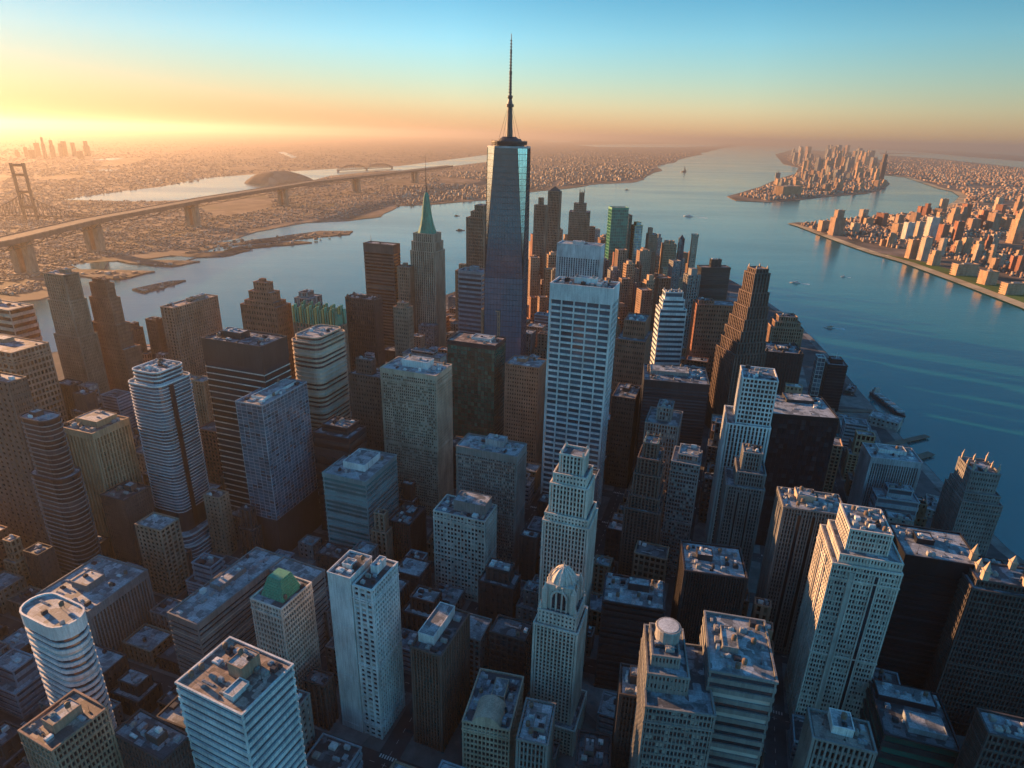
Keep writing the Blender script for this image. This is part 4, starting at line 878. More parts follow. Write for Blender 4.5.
T('bent_block', 'office tower', 'bent grey building with banded windows and a weathered blue roof at lower left', (197, 626), 'R', 167, 284, 705, RB, 'grey_stone', 'dark_glass', 13, 5, 12, roof='pale_roof', clut=9, rot=23, cap=5, fn=side_wing)
T('green_crown_tower', 'office tower', 'pale gridded tower wearing a green copper louvred rooftop at lower left', (281, 611), 'R', 250, 312, 722, G, 'white_stone', 'black_glass', 15, 7, 9, fn=lambda B, z, w, d, tx, ty: louvre_box(B, z, w, d, tx, ty), clut=4, rot=23)
T('front_tower', 'office tower', 'nearest white tower at bottom left with copper-lit roof and blue striped facade', (242, 717), 'R', 175, 294, 890, RB, 'white_panel', 'blue_glass', 20, 8, 9, roof='brown_roof', pents=[(.05, .12, .22, .34, 9, 'tan_brick'), (.2, -.22, .14, .3, 3, 'white_panel')], clut=16, rot=24)
T('white_slab', 'skyscraper', 'slim white slab tower with blank front walls standing clear at lower centre left', (372, 592), 'R', 352, 398, 742, G, 'white_panel', 'dark_glass', 22, 2, 8, roof='dark_roof', clut=6, rot=21, windows=True)
T('white_fin_wall', 'office tower', 'taller blank white shaft joined to the left side of the slim white slab', (350, 580), 'R', 327, 372, 735, GL, 'white_panel', 'dark_glass', 3, 1, 1, roof='grey_roof', clut=6, rot=21, windows=False)
T('white_box_tower', 'office tower', 'brown ribbed tower topped by a long white roof box, lower centre left', (441, 658), 'R', 410, 470, 755, P_, 'brown_brick', 'black_glass', 18, 7, 8, roof='dark_roof', pents=[(-.15, .02, .5, .72, 8, 'white_panel')], clut=4, rot=21)
T('gabled_block', 'building', 'low ornate stone block with a rounded gable and messy roof, bottom centre', (510, 732), 'R', 462, 524, 800, G, 'cream_stone', 'black_glass', 9, 8, 7, roof='grey_roof', fn=barrel_roof, clut=9, rot=12)
T('small_roof_block', 'building', 'small dark block with a white-flecked roof at the bottom edge below the arched tower', (548, 747), 'R', 516, 556, 840, P_, 'grey_stone', 'black_glass', 10, 5, 5, roof='pale_roof', clut=9, rot=12)
T('ladder_roof_block', 'building', 'small dark-roofed block crossed by roof beams at the bottom edge', (610, 775), 'R', 574, 616, 850, P_, 'dark_brick', 'black_glass', 10, 5, 5, roof='dark_roof', fn=roof_frame(4, 2), clut=6, rot=10, maxd=28)
T('shadow_block', 'building', 'narrow black block with a small blue roof left of the big terraced front building', (648, 700), 'R', 619, 650, 820, P_, 'dark_brick', 'black_glass', 14, 5, 4, roof='pale_roof', clut=5, rot=10, maxd=26)
T('terraced_front_building', 'office tower', 'big terraced stone building with a round tank on its roof, bottom right of centre', (645, 708), 'L', 716, -52, 880, G, 'grey_stone', 'dark_glass', 20, 12, 9, rot=8, tiers=[(.62, .75, -.18, .1, 15, 'punch'), (.42, .5, -.22, .1, 9, 'punch')], roof='grey_roof', fn=round_tank(.1, .1, 7.0, 9.0), clut=10)
T('pale_top_block', 'office tower', 'tall pale-roofed block with curved banded storeys right of the round tank', (709, 672), 'L', 778, -50, 860, RB, 'grey_stone', 'dark_glass', 20, 10, 8, rot=12, roof='pale_roof', clut=12)
#PART6
# ------------------------------------------------------------------ streets: raised blocks between carriageways
BX, BY, ST = 92.0, 74.0, 17.0
def st(p): return p.dot(EX), p.dot(EY)
def unst(a, b): return EX*a+EY*b
CITY_IN = [tuple(p) for p in CITY]
pav = MB(); LOTS = []; paint = MB()
for i in range(-12, 14):
    for j in range(-6, 40):
        a0, b0 = i*BX, j*BY
        cs = [unst(a0+sx*(BX-ST), b0+sy*(BY-ST)) for sx, sy in ((0, 0), (1, 0), (1, 1), (0, 1))]
        ok = inside([(c.x, c.y) for c in cs], CITY_IN)
        ctr = (cs[0]+cs[2])/2
        if not ok.any() or ctr.y < 40 or ctr.length > 2600: continue
        if not ok.all():
            w2, d2 = (BX-ST)/2, (BY-ST)/2
            for p in range(2):
                for q in range(2):
                    cc = [unst(a0+w2*(p+u_), b0+d2*(q+v_)) for u_, v_ in ((0, 0), (1, 0), (1, 1), (0, 1))]
                    if inside([(c.x, c.y) for c in cc], CITY_IN).all(): LOTS.append((a0+w2*(p+.5), b0+d2*(q+.5), w2, d2))
            continue
        pav.prism([(c.x, c.y) for c in cs], 1.9, 2.14)
        w2, d2 = (BX-ST)/2, (BY-ST)/2
        for p in range(2):
            for q in range(2): LOTS.append((a0+w2*(p+.5), b0+d2*(q+.5), w2, d2))
        if ctr.length < 900:
            for k in range(9):
                a = a0+k*BX/9
                for off in (b0-ST/2,):
                    v = [unst(a, off-.12), unst(a+4, off-.12), unst(a+4, off+.12), unst(a, off+.12)]; paint.quad(*[(c.x, c.y, 2.006) for c in v])
            for k in range(7):
                b_ = b0+k*BY/7; a = a0-ST/2
                v = [unst(a-.12, b_), unst(a+.12, b_), unst(a+.12, b_+4), unst(a-.12, b_+4)]; paint.quad(*[(c.x, c.y, 2.006) for c in v])
            for k in range(7):
                a = a0-ST+1.5+k*2.1; v = [unst(a, b0-.5-3), unst(a+1, b0-3.5), unst(a+1, b0-.5), unst(a, b0-.5)]; paint.quad(*[(c.x, c.y, 2.006) for c in v])
pav.build('pavement', M_PAVE)['kind'] = 'structure'
paint.build('road_marking', WALL['white_panel'])['kind'] = 'structure'
# quay along the right shore
qs = [(x, y) for x, y in CITY_PX if 740 < x < 1200]
strip('quay', qs, (1, 15), 2.2, M_PAVE, -1)

# ------------------------------------------------------------------ low blocks that fill the canyons
def mintop(x):
    pts = [(-200, 420), (60, 400), (100, 350), (145, 335), (235, 335), (300, 316), (345, 330), (390, 325), (450, 300), (462, 290), (484, 295), (533, 240), (565, 235), (600, 240), (640, 250), (690, 262), (705, 315), (760, 345), (800, 395), (850, 420), (880, 450), (930, 500), (1010, 560), (1300, 760)]
    for (a, u), (b, v) in zip(pts, pts[1:]):
        if x <= b: return u+(v-u)*max(0, (x-a))/(b-a)
    return 760
FST = {'tan': ('tan_brick', 'brown_glass', 'tan brick'), 'red': ('red_brick', 'brown_glass', 'red brick'), 'dark': ('dark_brick', 'black_glass', 'dark brick'), 'stone': ('grey_stone', 'dark_glass', 'grey stone'), 'sand': ('sandstone', 'brown_glass', 'sandstone'), 'metal': ('blue_grey_metal', 'steel_glass', 'blue-grey')}
filled = 0; USED = {}
LOTS.sort(key=lambda q: unst(q[0], q[1]).length)
fr = random.Random(3)
VIS = set([66,73,93,94,109,119,120,121,127,128,131,142,143,146,148,149,154,159,161,163,172,174,175,176,178,179,181,184,186,187,188,191,194,196,197,198,206,208,213,215,218,220,221,222,225,230,233,238,240,241,243,248,252,253,255,257,258,259,264,266,271,278,280,283,285,287,294,297,307,309,310,314,315,320,324,331,334,339,340,344,346,349,352,354,356,359,365,367,370,371,375,378,379,391,402,404,409,414,416,419,420,421,422,446,450,451,454,456,457,458,463,465,471,476,478,486,494,495,506,508,509,510,511,514,528,529,537,545,557,558,559,568,570,571,576,578,584,594,600,605,609,619,620,627,630,631,633,635,644,646,650,658,666,672,675,677,681,689,691,696,701,703,706,708,712,715,722,724,727,737,741,750,753,754,756,758,761,764,766,773,775,779,782,786,797,815,823,857,859,860,861,874,877,881,883,889,911,912,915,918,921,924,930,934,937,943,948,949,962,975,976,982,989,990,991,994,1011,1016,1022,1025,1031,1032,1053,1055,1060,1061,1071,1072,1082,1092,1095,1098,1100,1104,1121,1128,1131,1132,1140,1142,1155,1158,1160,1163,1165,1184,1190,1191,1194,1196,1199,1203,1205,1214,1217,1223,1224,1226,1236,1244,1246,1247,1252,1261,1263,1267,1269,1272,1279,1282,1288,1295,1296,1300,1305,1309,1312,1313,1314,1322,1328,1332,1337,1360,1374,1377,1385,1395,1397,1401,1402,1417,1438,1449,1454,1473,1488,1490,1499,1508,1515,1516,1522,1529,1530,1535,1537,1546,1570,1575,1580,1587,1589,1601,1616,1623,1624,1642,1658,1659,1660,1664])
for li, (a, b, w, d) in enumerate(LOTS):
    fr = random.Random(5000+li)
    if VIS is not None and li not in VIS: continue
    c = unst(a, b); px, py = proj((c.x, c.y, 30))
    if px < -150 or px > 1170 or py > 900 or c.y < 60: continue
    dist = c.length
    far = dist > 1250
    if far and fr.random() < .12: continue
    w0, d0 = w*fr.uniform(.72, .95), d*fr.uniform(.72, .95)
    if far and px > 530: w0, d0 = w0*fr.uniform(.55, .9), d0*fr.uniform(.6, .95)
    if any(abs(a-q[0]) < w0/2+q[2]+1.5 and abs(b-q[1]) < d0/2+q[3]+1.5 for q in FOOT): 
        w0, d0 = w0*.6, d0*.6; hit = True
        for ox in (-.2, .2, 0):
            for oy in (-.2, .2):
                if hit and not any(abs(a+ox*w-q[0]) < w0/2+q[2]+1.5 and abs(b+oy*d-q[1]) < d0/2+q[3]+1.5 for q in FOOT): a, b, hit = a+ox*w, b+oy*d, False
        if hit: continue
    c = unst(a, b)
    if far: h = fr.uniform(80, 225)*fr.uniform(.7, 1) if px > 530 else fr.uniform(35, 80)
    elif dist > 800: h = fr.uniform(25, 105)
    else: h = fr.choice([16, 22, 28, 34, 42, 52, 66])*fr.uniform(.8, 1.2)
    lim = mintop(px)+fr.uniform(0, 26)+(fr.uniform(-22, 25) if far and 533 < px < 690 else 0)
    while h > 10 and proj((c.x, c.y, h))[1] < lim: h -= 3
    if h <= 10: continue
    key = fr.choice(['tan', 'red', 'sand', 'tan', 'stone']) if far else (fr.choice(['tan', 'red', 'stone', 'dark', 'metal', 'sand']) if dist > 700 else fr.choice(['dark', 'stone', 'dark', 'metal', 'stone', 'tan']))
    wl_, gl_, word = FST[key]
    if far and px > 530: lab, grp, kind, cat = 'crowded %s tower among the sunlit cluster at the tip of the island' % word, '%s towers at the island tip' % word, 'tip_tower', 'tower'
    elif far: lab, grp, kind, cat = 'low hazy %s block along the left waterfront' % word, '%s blocks on the left waterfront' % word, 'waterfront_block', 'building'
    elif dist > 700: lab, grp, kind, cat = 'mid-height %s block wedged among the larger towers in the middle distance' % word, '%s blocks in the middle distance' % word, 'infill_block', 'building'
    else: lab, grp, kind, cat = 'low shadowed %s block at the foot of the nearest towers' % word, '%s low blocks in the near shadows' % word, 'low_block', 'building'
    hq = min(FOOT, key=lambda q: math.hypot(a-q[0], b-q[1])-.4*(q[2]+q[3])); hn = hq[6].replace('_', ' '); hc_ = unst(hq[0], hq[1])
    hpx, pz = proj((hc_.x, hc_.y, 20))[0], proj((c.x, c.y, 20))[0]
    if abs(hpx-pz) > 22: side = 'right of' if pz > hpx else 'left of'
    else: side = 'behind' if c.length > hc_.length else 'in front of'
    size = 'low' if h < 30 else ('mid-height' if h < 75 else 'slim tall')
    rfw = fr.choice(['grey', 'dark', 'pale']) if not far else 'brown'
    base_l = '%s %s block with a %s roof %s the %s' % (size, word, rfw, side, hn); USED[base_l] = USED.get(base_l, 0)+1
    lab = base_l if USED[base_l] == 1 else ('farther ' if USED[base_l] == 2 else 'farthest ')+base_l
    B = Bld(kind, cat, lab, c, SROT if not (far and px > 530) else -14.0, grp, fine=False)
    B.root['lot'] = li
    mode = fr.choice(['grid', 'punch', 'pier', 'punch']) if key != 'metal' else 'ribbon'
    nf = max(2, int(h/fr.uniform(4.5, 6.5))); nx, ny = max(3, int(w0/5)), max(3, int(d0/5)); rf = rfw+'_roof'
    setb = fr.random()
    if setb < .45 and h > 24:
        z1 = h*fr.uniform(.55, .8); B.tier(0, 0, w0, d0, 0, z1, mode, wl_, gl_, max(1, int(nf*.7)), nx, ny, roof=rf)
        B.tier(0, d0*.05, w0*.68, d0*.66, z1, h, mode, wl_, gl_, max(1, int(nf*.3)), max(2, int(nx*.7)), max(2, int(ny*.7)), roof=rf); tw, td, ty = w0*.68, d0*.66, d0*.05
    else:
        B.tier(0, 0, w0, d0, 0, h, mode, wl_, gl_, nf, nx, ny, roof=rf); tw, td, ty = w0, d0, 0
    if far and fr.random() < .4:
        k = MB(); q = tw*.25; k.box(-q, q, -q+ty, q+ty, h, h+fr.uniform(4, 14)); k.build('roof_house', WALL[wl_], B.root)
    if not far: B.clutter(-tw/2+1.6, tw/2-1.6, ty-td/2+1.6, ty+td/2-1.6, h+.12, fr.randint(3, 8) if dist < 700 else 3)
    B.finish(); filled += 1
INFO.append(('FILLED', filled))
# unseen towers added past the left edge to cast shade on the lower left
oc = random.Random(9)
for i in range(-9, -1):
    for j in range(0, 8):
        c = unst(i*BX+30, j*BY*1.05+25); px, py = proj((c.x, c.y, 120))
        if px > -70 or c.length > 900 or c.y < -60: continue
        if oc.random() < .3: continue
        B = Bld('shade_tower', 'tower', 'unseen plain tower added beyond the left edge to shade the lower left', c, SROT, 'unseen towers added for shade beyond the left edge', fine=False)
        h = oc.uniform(85, 150); w0, d0 = oc.uniform(34, 52), oc.uniform(30, 46); B.tier(0, 0, w0, d0, 0, h*.8, 'grid', 'tan_brick', 'brown_glass', 20, 7, 6); B.tier(0, 0, w0*.7, d0*.7, h*.8, h, 'grid', 'tan_brick', 'brown_glass', 5, 5, 4); B.finish()
# piers and sheds at the right shore
def shed(px, py, w, d, h, rot, label, roof='pale_roof', wall='grey_concrete'):
    c = at_z(px, py, 2); B = Bld('pier_shed', 'building', label, c, rot); B.tier(0, 0, w, d, 0, h, 'punch', wall, 'dark_glass', 2, max(3, int(w/6)), max(3, int(d/6)), roof=roof)
    B.clutter(-w/2+2, w/2-2, -d/2+2, d/2-2, h+.12, 7); B.finish()
shed(884, 425, 46, 34, 14, 40, 'low pale-roofed shed at the water between the black tower and the moored barge')
shed(852, 438, 44, 40, 22, 22, 'low blue-roofed hall just right of the huge black box tower')
shed(826, 398, 34, 26, 16, 30, 'grey harbour shed between the black slab with the pale side and the long jetty boom')
shed(838, 428, 30, 40, 18, 20, 'brown-walled harbour hall just below the long jetty boom', 'grey_roof', 'tan_brick')
shed(868, 447, 26, 20, 10, 35, 'smallest pale harbour shed, behind the roof of the boxy finned tower')
shed(938, 512, 30, 44, 10, 30, 'long low harbour shed left of the terraced tower with the broken crown', 'grey_roof')
shed(850, 392, 16, 40, 7, 33, 'narrow quayside shed nearest the black slab by the river', 'grey_roof', 'brown_brick')
for (x0, y0, x1, y1, wid, lab) in ((880, 448, 927, 437.5, 5, 'thin jetty reaching into the river below the moored barge'), (905, 463, 931, 455, 6, 'short dark jetty just behind the boxy finned tower'), (838, 412, 878, 413, 6, 'long orange-lit boom of a jetty at the shore above the low sheds')):
    p, q = at_z(x0, y0, 0), at_z(x1, y1, 0); b = MB(); dr = (q-p); L = dr.length; dr.normalize(); nn = Vector((-dr.y, dr.x, 0))
    b.prism([tuple((p+nn*wid)[:2]), tuple((p-nn*wid)[:2]), tuple((q-nn*wid)[:2]), tuple((q+nn*wid)[:2])][::-1], 2.6, 3.6, 0, True, True)
    root = tag(empty('jetty', (0, 0, 0)), lab, 'jetty'); b.build('deck', M_WOOD if 0 else WALL['weathered_wood'], root)
    for k in range(6):
        m = p.lerp(q, (k+.5)/6); t = MB()
        for s_ in (-1, 1): e = m+nn*wid*.8*s_; t.tube((e.x, e.y, -.5), (e.x, e.y, 2.7), .6, n=6)
        t.build('pile_pair', WALL['weathered_wood'], root)

# ------------------------------------------------------------------ the long bridge on the left
def bridge():
    pts = [(-120, 262, 346), (0, 240, 312), (90, 219, 268), (205, 198, 234), (310, 181.5, 208), (392, 172.5, 192), (450, 165.5, 176)]
    root = tag(empty('viaduct_bridge', (0, 0, 0)), 'long concrete viaduct on heavy twin piers crossing the hazy left shore', 'bridge')
    P3 = [drop(x, y, g) for x, y, g in pts]
    z = [q.z for q in P3]; zm = 120.0
    P3 = [at_z(x, y, zm) for x, y, g in pts]
    d = MB(); wid = 34
    fine = []
    for a, c in zip(P3, P3[1:]):
        for k in range(6): fine.append(a.lerp(c, k/6))
    fine.append(P3[-1]); L = []
    for i, p in enumerate(fine):
        t = (fine[min(i+1, len(fine)-1)]-fine[max(i-1, 0)]).normalized(); L.append(Vector((-t.y, t.x, 0)))
    def sweep(m, o0, o1, z0, z1):
        k = len(m.v)
        for p, nn in zip(fine, L):
            a, b = p+nn*o0, p+nn*o1; m.v += [(a.x, a.y, z0), (b.x, b.y, z0), (b.x, b.y, z1), (a.x, a.y, z1)]
        for i in range(len(fine)-1):
            for q in range(4):
                r = (q+1) % 4; m.f.append((k+4*i+q, k+4*i+r, k+4*i+4+r, k+4*i+4+q)); m.m.append(0)
    sweep(d, -wid, wid, zm-14, zm); d.build('deck', WALL['brown_brick'], root)
    rd = MB(); sweep(rd, -wid+1.5, wid-1.5, zm-.5, zm+.3); rd.build('roadway', WALL['dark_brick'], root)
    for s_ in (-1, 1):
        r_ = MB(); sweep(r_, s_*wid-.7, s_*wid+.7, zm-.2, zm+2.6); r_.build('railing', WALL['tan_brick'], root)
    for i in range(2, len(fine)-2, 5):
        p, nn = fine[i], L[i]; t = Vector((nn.y, -nn.x, 0)); b = MB()
        for s_ in (-1, 1):
            q = p+nn*s_*18; c4 = [q+nn*9+t*16, q+nn*9-t*16, q-nn*9-t*16, q-nn*9+t*16]; b.prism([tuple(e[:2]) for e in c4][::-1], 0, zm-14.05)
        c4 = [p+nn*32+t*18, p+nn*32-t*18, p-nn*32-t*18, p-nn*32+t*18]; b.prism([tuple(e[:2]) for e in c4][::-1], zm-20, zm-14.02, 0, True, True)
        c4 = [p+nn*36+t*22, p+nn*36-t*22, p-nn*36-t*22, p-nn*36+t*22]; b.prism([tuple(e[:2]) for e in c4][::-1], -1, 9)
        b.build('pier', WALL['tan_brick'], root)
    tr = MB()
    for s_ in (-1, 1):
        for i in range(len(fine)-1):
            a, c = fine[i]+L[i]*wid*.96*s_, fine[i+1]+L[i+1]*wid*.96*s_; m = (a+c)/2
            tr.tube((a.x, a.y, zm-13), (m.x, m.y, zm-27), 1.6, n=4); tr.tube((m.x, m.y, zm-27), (c.x, c.y, zm-13), 1.6, n=4); tr.tube((a.x, a.y, zm-27), (c.x, c.y, zm-27), 1.4, n=4); tr.tube((a.x, a.y, zm-13), (a.x, a.y, zm-27), 1.2, n=4)
    tr.build('truss', WALL['bronze_metal'], root)
    for i in range(1, len(fine)-1, 1):
        p, nn = fine[i], L[i]; b = MB(); q = p+nn*wid*.95; b.tube((q.x, q.y, zm+.3), (q.x, q.y, zm+11), .5, n=4); q2 = p+nn*wid*.6; b.tube((q.x, q.y, zm+11), (q2.x, q2.y, zm+11.4), .35, n=4); b.build('lamp_post', WALL['dark_metal'], root)
    return root
bridge()
def truss_bridge():
    """the suspension tower and truss span at the far left"""
    root = tag(empty('suspension_bridge', (0, 0, 0)), 'steel bridge tower with two legs and cross struts over a truss at far left', 'bridge')
    g = at_z(29, 221, 0); mpp = (g-CAM).dot(_f)/FPX; right = Vector((1, 0, 0)); fw = Vector((0, 1, 0))
    def Pt(px, up): return g+right*(px-29)*mpp+Vector((0, 0, up*mpp))
    def bar(m, a, b, r): m.tube(a, b, r, n=6)
    for x0, x1 in ((26, 25), (38, 37)):
        m = MB(); bar(m, Pt(x0, 0), Pt(x1, 55), 1.5*mpp); m.build('tower_leg', WALL['bronze_metal'], root)
    for u in (14, 28, 44, 53):
        m = MB(); t = u/55; bar(m, Pt(26-t-1, u), Pt(38-t+1, u), 1.3*mpp); m.build('cross_strut', WALL['bronze_metal'], root)
    m = MB()
    for s_, xe in ((-1, -30), (1, 96)):
        x0 = 29; n = 16; pr = pr2 = None
        for k in range(n+1):
            x = x0+(xe-x0)*k/n; top = 7+20*(1-k/n)**2; bot = 5
            a, c = Pt(x, top), Pt(x, bot)
            if pr is not None:
                bar(m, pr, a, .45*mpp); bar(m, pr2, c, .6*mpp); bar(m, pr, c, .3*mpp)
            bar(m, a, c, .3*mpp); pr, pr2 = a, c
    m.build('truss_span', WALL['bronze_metal'], root)
    for x in (-20, 56, 84):
        m = MB(); bar(m, Pt(x, 0), Pt(x, 5), 1.2*mpp); m.build('pier', WALL['bronze_metal'], root)
truss_bridge()
def arch_bridge():
    root = tag(empty('arch_bridge', (0, 0, 0)), 'distant truss bridge of steel peaks over the far river arm', 'bridge')
    a, b = at_z(338, 172, 0), at_z(392, 168.5, 0); n = 14; up = 45.0; m = MB(); dk = MB(); t = (b-a).normalized(); nn = Vector((-t.y, t.x, 0))
    for s_ in (-1, 1):
        pr = None
        for k in range(n+1):
            p = a.lerp(b, k/n)+nn*s_*14; h = 22+up*abs(math.sin(math.pi*k/n*2))**.8; q = (p.x, p.y, h)
            if pr: m.tube(pr, q, 3.5, n=4); m.tube((pr[0], pr[1], 20), q, 2.5, n=4)
            m.tube((p.x, p.y, 18), q, 2.5, n=4); pr = q
    m.build('truss', WALL['bronze_metal'], root)
    dk.prism([tuple((a+nn*15)[:2]), tuple((a-nn*15)[:2]), tuple((b-nn*15)[:2]), tuple((b+nn*15)[:2])], 14, 21, 0, True, True); dk.build('deck', WALL['tan_brick'], root)
    for k in (0, 7, 14):
        p = a.lerp(b, k/n); q = MB(); q.tube((p.x, p.y, -1), (p.x, p.y, 15), 13, n=8); q.build('pier', WALL['grey_concrete'], root)
arch_bridge()

# ------------------------------------------------------------------ boats
def boat(kind, cat, px, py, L, heading, label, hull='dark_metal', cabin='white_panel', wake=0.0, cargo=0, masth=0.0):
    c = at_z(px, py, 0); root = tag(empty(kind, (c.x, c.y, 0), R(heading)), label, cat)
    w = L*.2 if not cargo else L*.13; b = MB(); zt = max(1.6, L*.055)
    P0 = [(-L/2, -w*.4), (L*.3, -w*.45), (L*.47, 0), (L*.3, w*.45), (-L/2, w*.4)]; P1 = [(-L/2, -w*.5), (L*.32, -w*.55), (L*.5, 0), (L*.32, w*.55), (-L/2, w*.5)]
    b.prism(P0, -.4, zt, 0, True, False, P1); b.build('hull', WALL[hull], root)
    if cargo:
        for k in range(cargo):
            x = -L*.40+L*.7*k/(cargo-1); q = MB(); q.box(x, x+L*.7/(cargo)*.86, -w*.42, w*.42, zt-.02, zt+2.4+.8*(k % 2)); q.build('cargo_hatch', WALL['grey_concrete' if k % 2 else 'steel'], root)
    q = MB(); x = -L*.46 if cargo else -L*.3; q.box(x, x+(L*.07 if cargo else L*.48), -w*.36, w*.36, zt-.02, zt+L*.05+1.5); q.box(x+L*.02, x+(L*.06 if cargo else L*.26), -w*.27, w*.27, zt+L*.05+1.48, zt+L*.085+2.4); q.build('cabin', WALL[cabin], root)
    if masth: mm = MB(); mm.tube((0, 0, zt), (0, 0, zt+masth), .5, .25, 5); mm.prism([(-L*.02, -.15), (L*.3, -.15), (L*.3, .15), (-L*.02, .15)], zt+1.5, zt+masth*.95, 0, True, False, [(-.2, -.12), (.1, -.12), (.1, .12), (-.2, .12)]); mm.build('sail', WALL['bronze_metal'], root)
    if wake:
        k = MB(); k.quad((-L*.45, -w*.4, .06), (-L*.45, w*.4, .06), (-L*.45-wake, w*1.1, .06), (-L*.45-wake, -w*1.1, .06)); o = k.build('wake', WALL['white_panel'], root)
_a, _b = at_z(870, 395), at_z(902, 420)
boat('barge', 'barge', 888, 406.5, (_b-_a).length, math.degrees(math.atan2((_b-_a).y, (_b-_a).x)), 'long dark loaded barge moored beside the right shore', cargo=9, cabin='grey_concrete')
boat('ferry', 'boat', 795, 283, 34, 155, 'small white ferry trailing foam in the middle of the right river', 'white_panel', wake=30)
boat('ferry', 'boat', 829, 328, 26, 170, 'cream launch near the stacked brown waterfront tower', 'white_panel', 'cream_stone', wake=26)
boat('ferry', 'boat', 843, 277, 16, 160, 'tiny white speck of a boat right of the white ferry', 'white_panel', wake=18)
boat('ferry', 'boat', 688, 216.5, 60, 150, 'white boat with a pale wake in the open river beyond the island tip', 'white_panel', wake=90)
boat('sailing_barge', 'sailboat', 684, 172, 110, 20, 'dark sailing vessel far out on the upper river', 'bronze_metal', 'bronze_metal', masth=90)
boat('ferry', 'boat', 460.5, 230.5, 44, 5, 'dark ferry on the left river beside the stone tower', 'bronze_metal', 'tan_brick')
boat('ferry', 'boat', 457, 216, 34, 0, 'small dark ferry nearest the far left bank, right of the copper spire', 'bronze_metal', 'tan_brick')
boat('ferry', 'boat', 627, 190, 46, 10, 'small boat close to the far bank headland above the green glass tower', 'bronze_metal', 'cream_stone')

# ------------------------------------------------------------------ the far banks
def scatter_px(poly_px, n, rows, cols, z):
    """random ground spots that show inside a pixel outline"""
    out = []; q = np.column_stack([nrng.uniform(cols[0], cols[1], n), rows[0]+(rows[1]-rows[0])*nrng.uniform(0, 1, n)])
    q = q[inside(q, poly_px)]
    return [at_z(x, y, z) for x, y in q]
def streets(sp, grid=True):
    P = np.array([[p.x, p.y] for p in sp]); r = np.hypot(P[:, 0], P[:, 1]); k = np.clip(r/3800, .8, 4.5)
    a = P[:, 0]*math.cos(R(20))-P[:, 1]*math.sin(R(20)); b = P[:, 0]*math.sin(R(20))+P[:, 1]*math.cos(R(20))
    keep = np.ones(len(P), bool)
    if grid: keep &= ((a/170) % 1 > .16) & ((b/110) % 1 > .16)
    f = np.sin(a/410+1.3*np.sin(b/530))+np.sin(b/370+1.7*np.sin(a/610))+.6*np.sin(a/150+b/170)
    keep &= (f > -1.25) & ((a/1700+.2*np.sin(b/900)) % 1 > .035)
    return [s for s, t in zip(sp, keep) if t]
def town(name, spots, zs, smin, smax, hmin, hmax, m, rot=20, label=None):
    n = len(spots); 
    P = np.array([[p.x, p.y, p.z] for p in spots])
    w = nrng.uniform(smin, smax, n); d = nrng.uniform(smin, smax, n); h = hmin+(hmax-hmin)*nrng.uniform(0, 1, n)**2.2
    if zs is not None: s = zs(P); w, d, h = w*s, d*s, h*np.sqrt(s)
    a = np.radians(rot+nrng.normal(0, 6, n)); ca, sa = np.cos(a), np.sin(a)
    V = np.zeros((n, 8, 3)); k = 0
    for zz in (0, 1):
        for (sx, sy) in ((-1, -1), (1, -1), (1, 1), (-1, 1)):
            x, y = sx*w/2, sy*d/2; V[:, k, 0] = P[:, 0]+x*ca-y*sa; V[:, k, 1] = P[:, 1]+x*sa+y*ca; V[:, k, 2] = P[:, 2]-.5+zz*(h+.5); k += 1
    F = np.array([[0, 1, 5, 4], [1, 2, 6, 5], [2, 3, 7, 6], [3, 0, 4, 7], [4, 5, 6, 7]])
    FF = (F[None]+(np.arange(n)*8)[:, None, None]).reshape(-1, 4)
    me = bpy.data.meshes.new(name); me.vertices.add(n*8); me.vertices.foreach_set('co', V.ravel()); me.loops.add(FF.size); me.loops.foreach_set('vertex_index', FF.ravel().astype(np.int32))
    me.polygons.add(len(FF)); me.polygons.foreach_set('loop_start', np.arange(0, FF.size, 4, dtype=np.int32)); me.update(calc_edges=True); me.materials.append(m)
    o = bpy.data.objects.new(name, me); COL.objects.link(o); o['kind'] = 'stuff'
    if label: o['label'] = label
    return o
scl = lambda P: np.clip(np.hypot(P[:, 0], P[:, 1])/3800, .75, 2.5)
BPX = [(p[0], p[1]) for p in BANK_PX]
inner = [(1500, 470), (1240, 358), (1100, 306), (1024, 280), (960, 261), (905, 250), (873, 244), (850, 239), (818, 230), (800, 225.5), (836, 221), (870, 218), (888, 217), (912, 214), (930, 212), (950, 209), (963, 203), (969, 197), (961, 191), (945, 187), (925, 181), (908, 176), (884, 173.5), (880, 164), (890, 157), (940, 160), (1024, 169), (1200, 188), (1500, 216)]
town('low_town', streets(scatter_px(inner, 42000, (157, 420), (790, 1400), 2.5)), scl, 6, 14, 5, 24, M_HOUSE, -10)
town('low_town', streets(scatter_px(inner, 40000, (157, 235), (790, 1250), 2.5)), scl, 6, 14, 4, 20, M_HOUSE, -10)
isl_in = [(740, 196), (768, 200.5), (800, 198), (830, 194.5), (866, 192), (882, 187.5), (888, 184), (882, 180), (880, 172), (880, 164), (858, 156), (815, 152), (795, 152), (782, 155), (790, 163), (803, 168), (798, 175), (780, 181), (765, 188), (750, 193)]
town('low_town', scatter_px(isl_in, 8000, (150, 202), (740, 890), 2.9), scl, 7, 16, 5, 22, M_HOUSE, -10)
lef = [(-100, 305), (40, 292), (62, 268), (100, 258), (205, 247), (256, 229), (306, 220), (348, 218), (398, 204), (428, 203), (463, 199.5), (490, 197), (532, 190), (600, 182), (630, 180.5), (645, 176), (652, 170), (690, 154), (740, 146), (700, 141), (0, 128), (-100, 128)]
riv = [[(62, 200), (162, 186), (256, 173), (352, 167), (440, 160), (520, 151), (487, 163), (430, 171), (330, 177), (300, 186), (200, 202)]]
sp = scatter_px(lef, 110000, (130, 300), (-60, 745), 2.2)
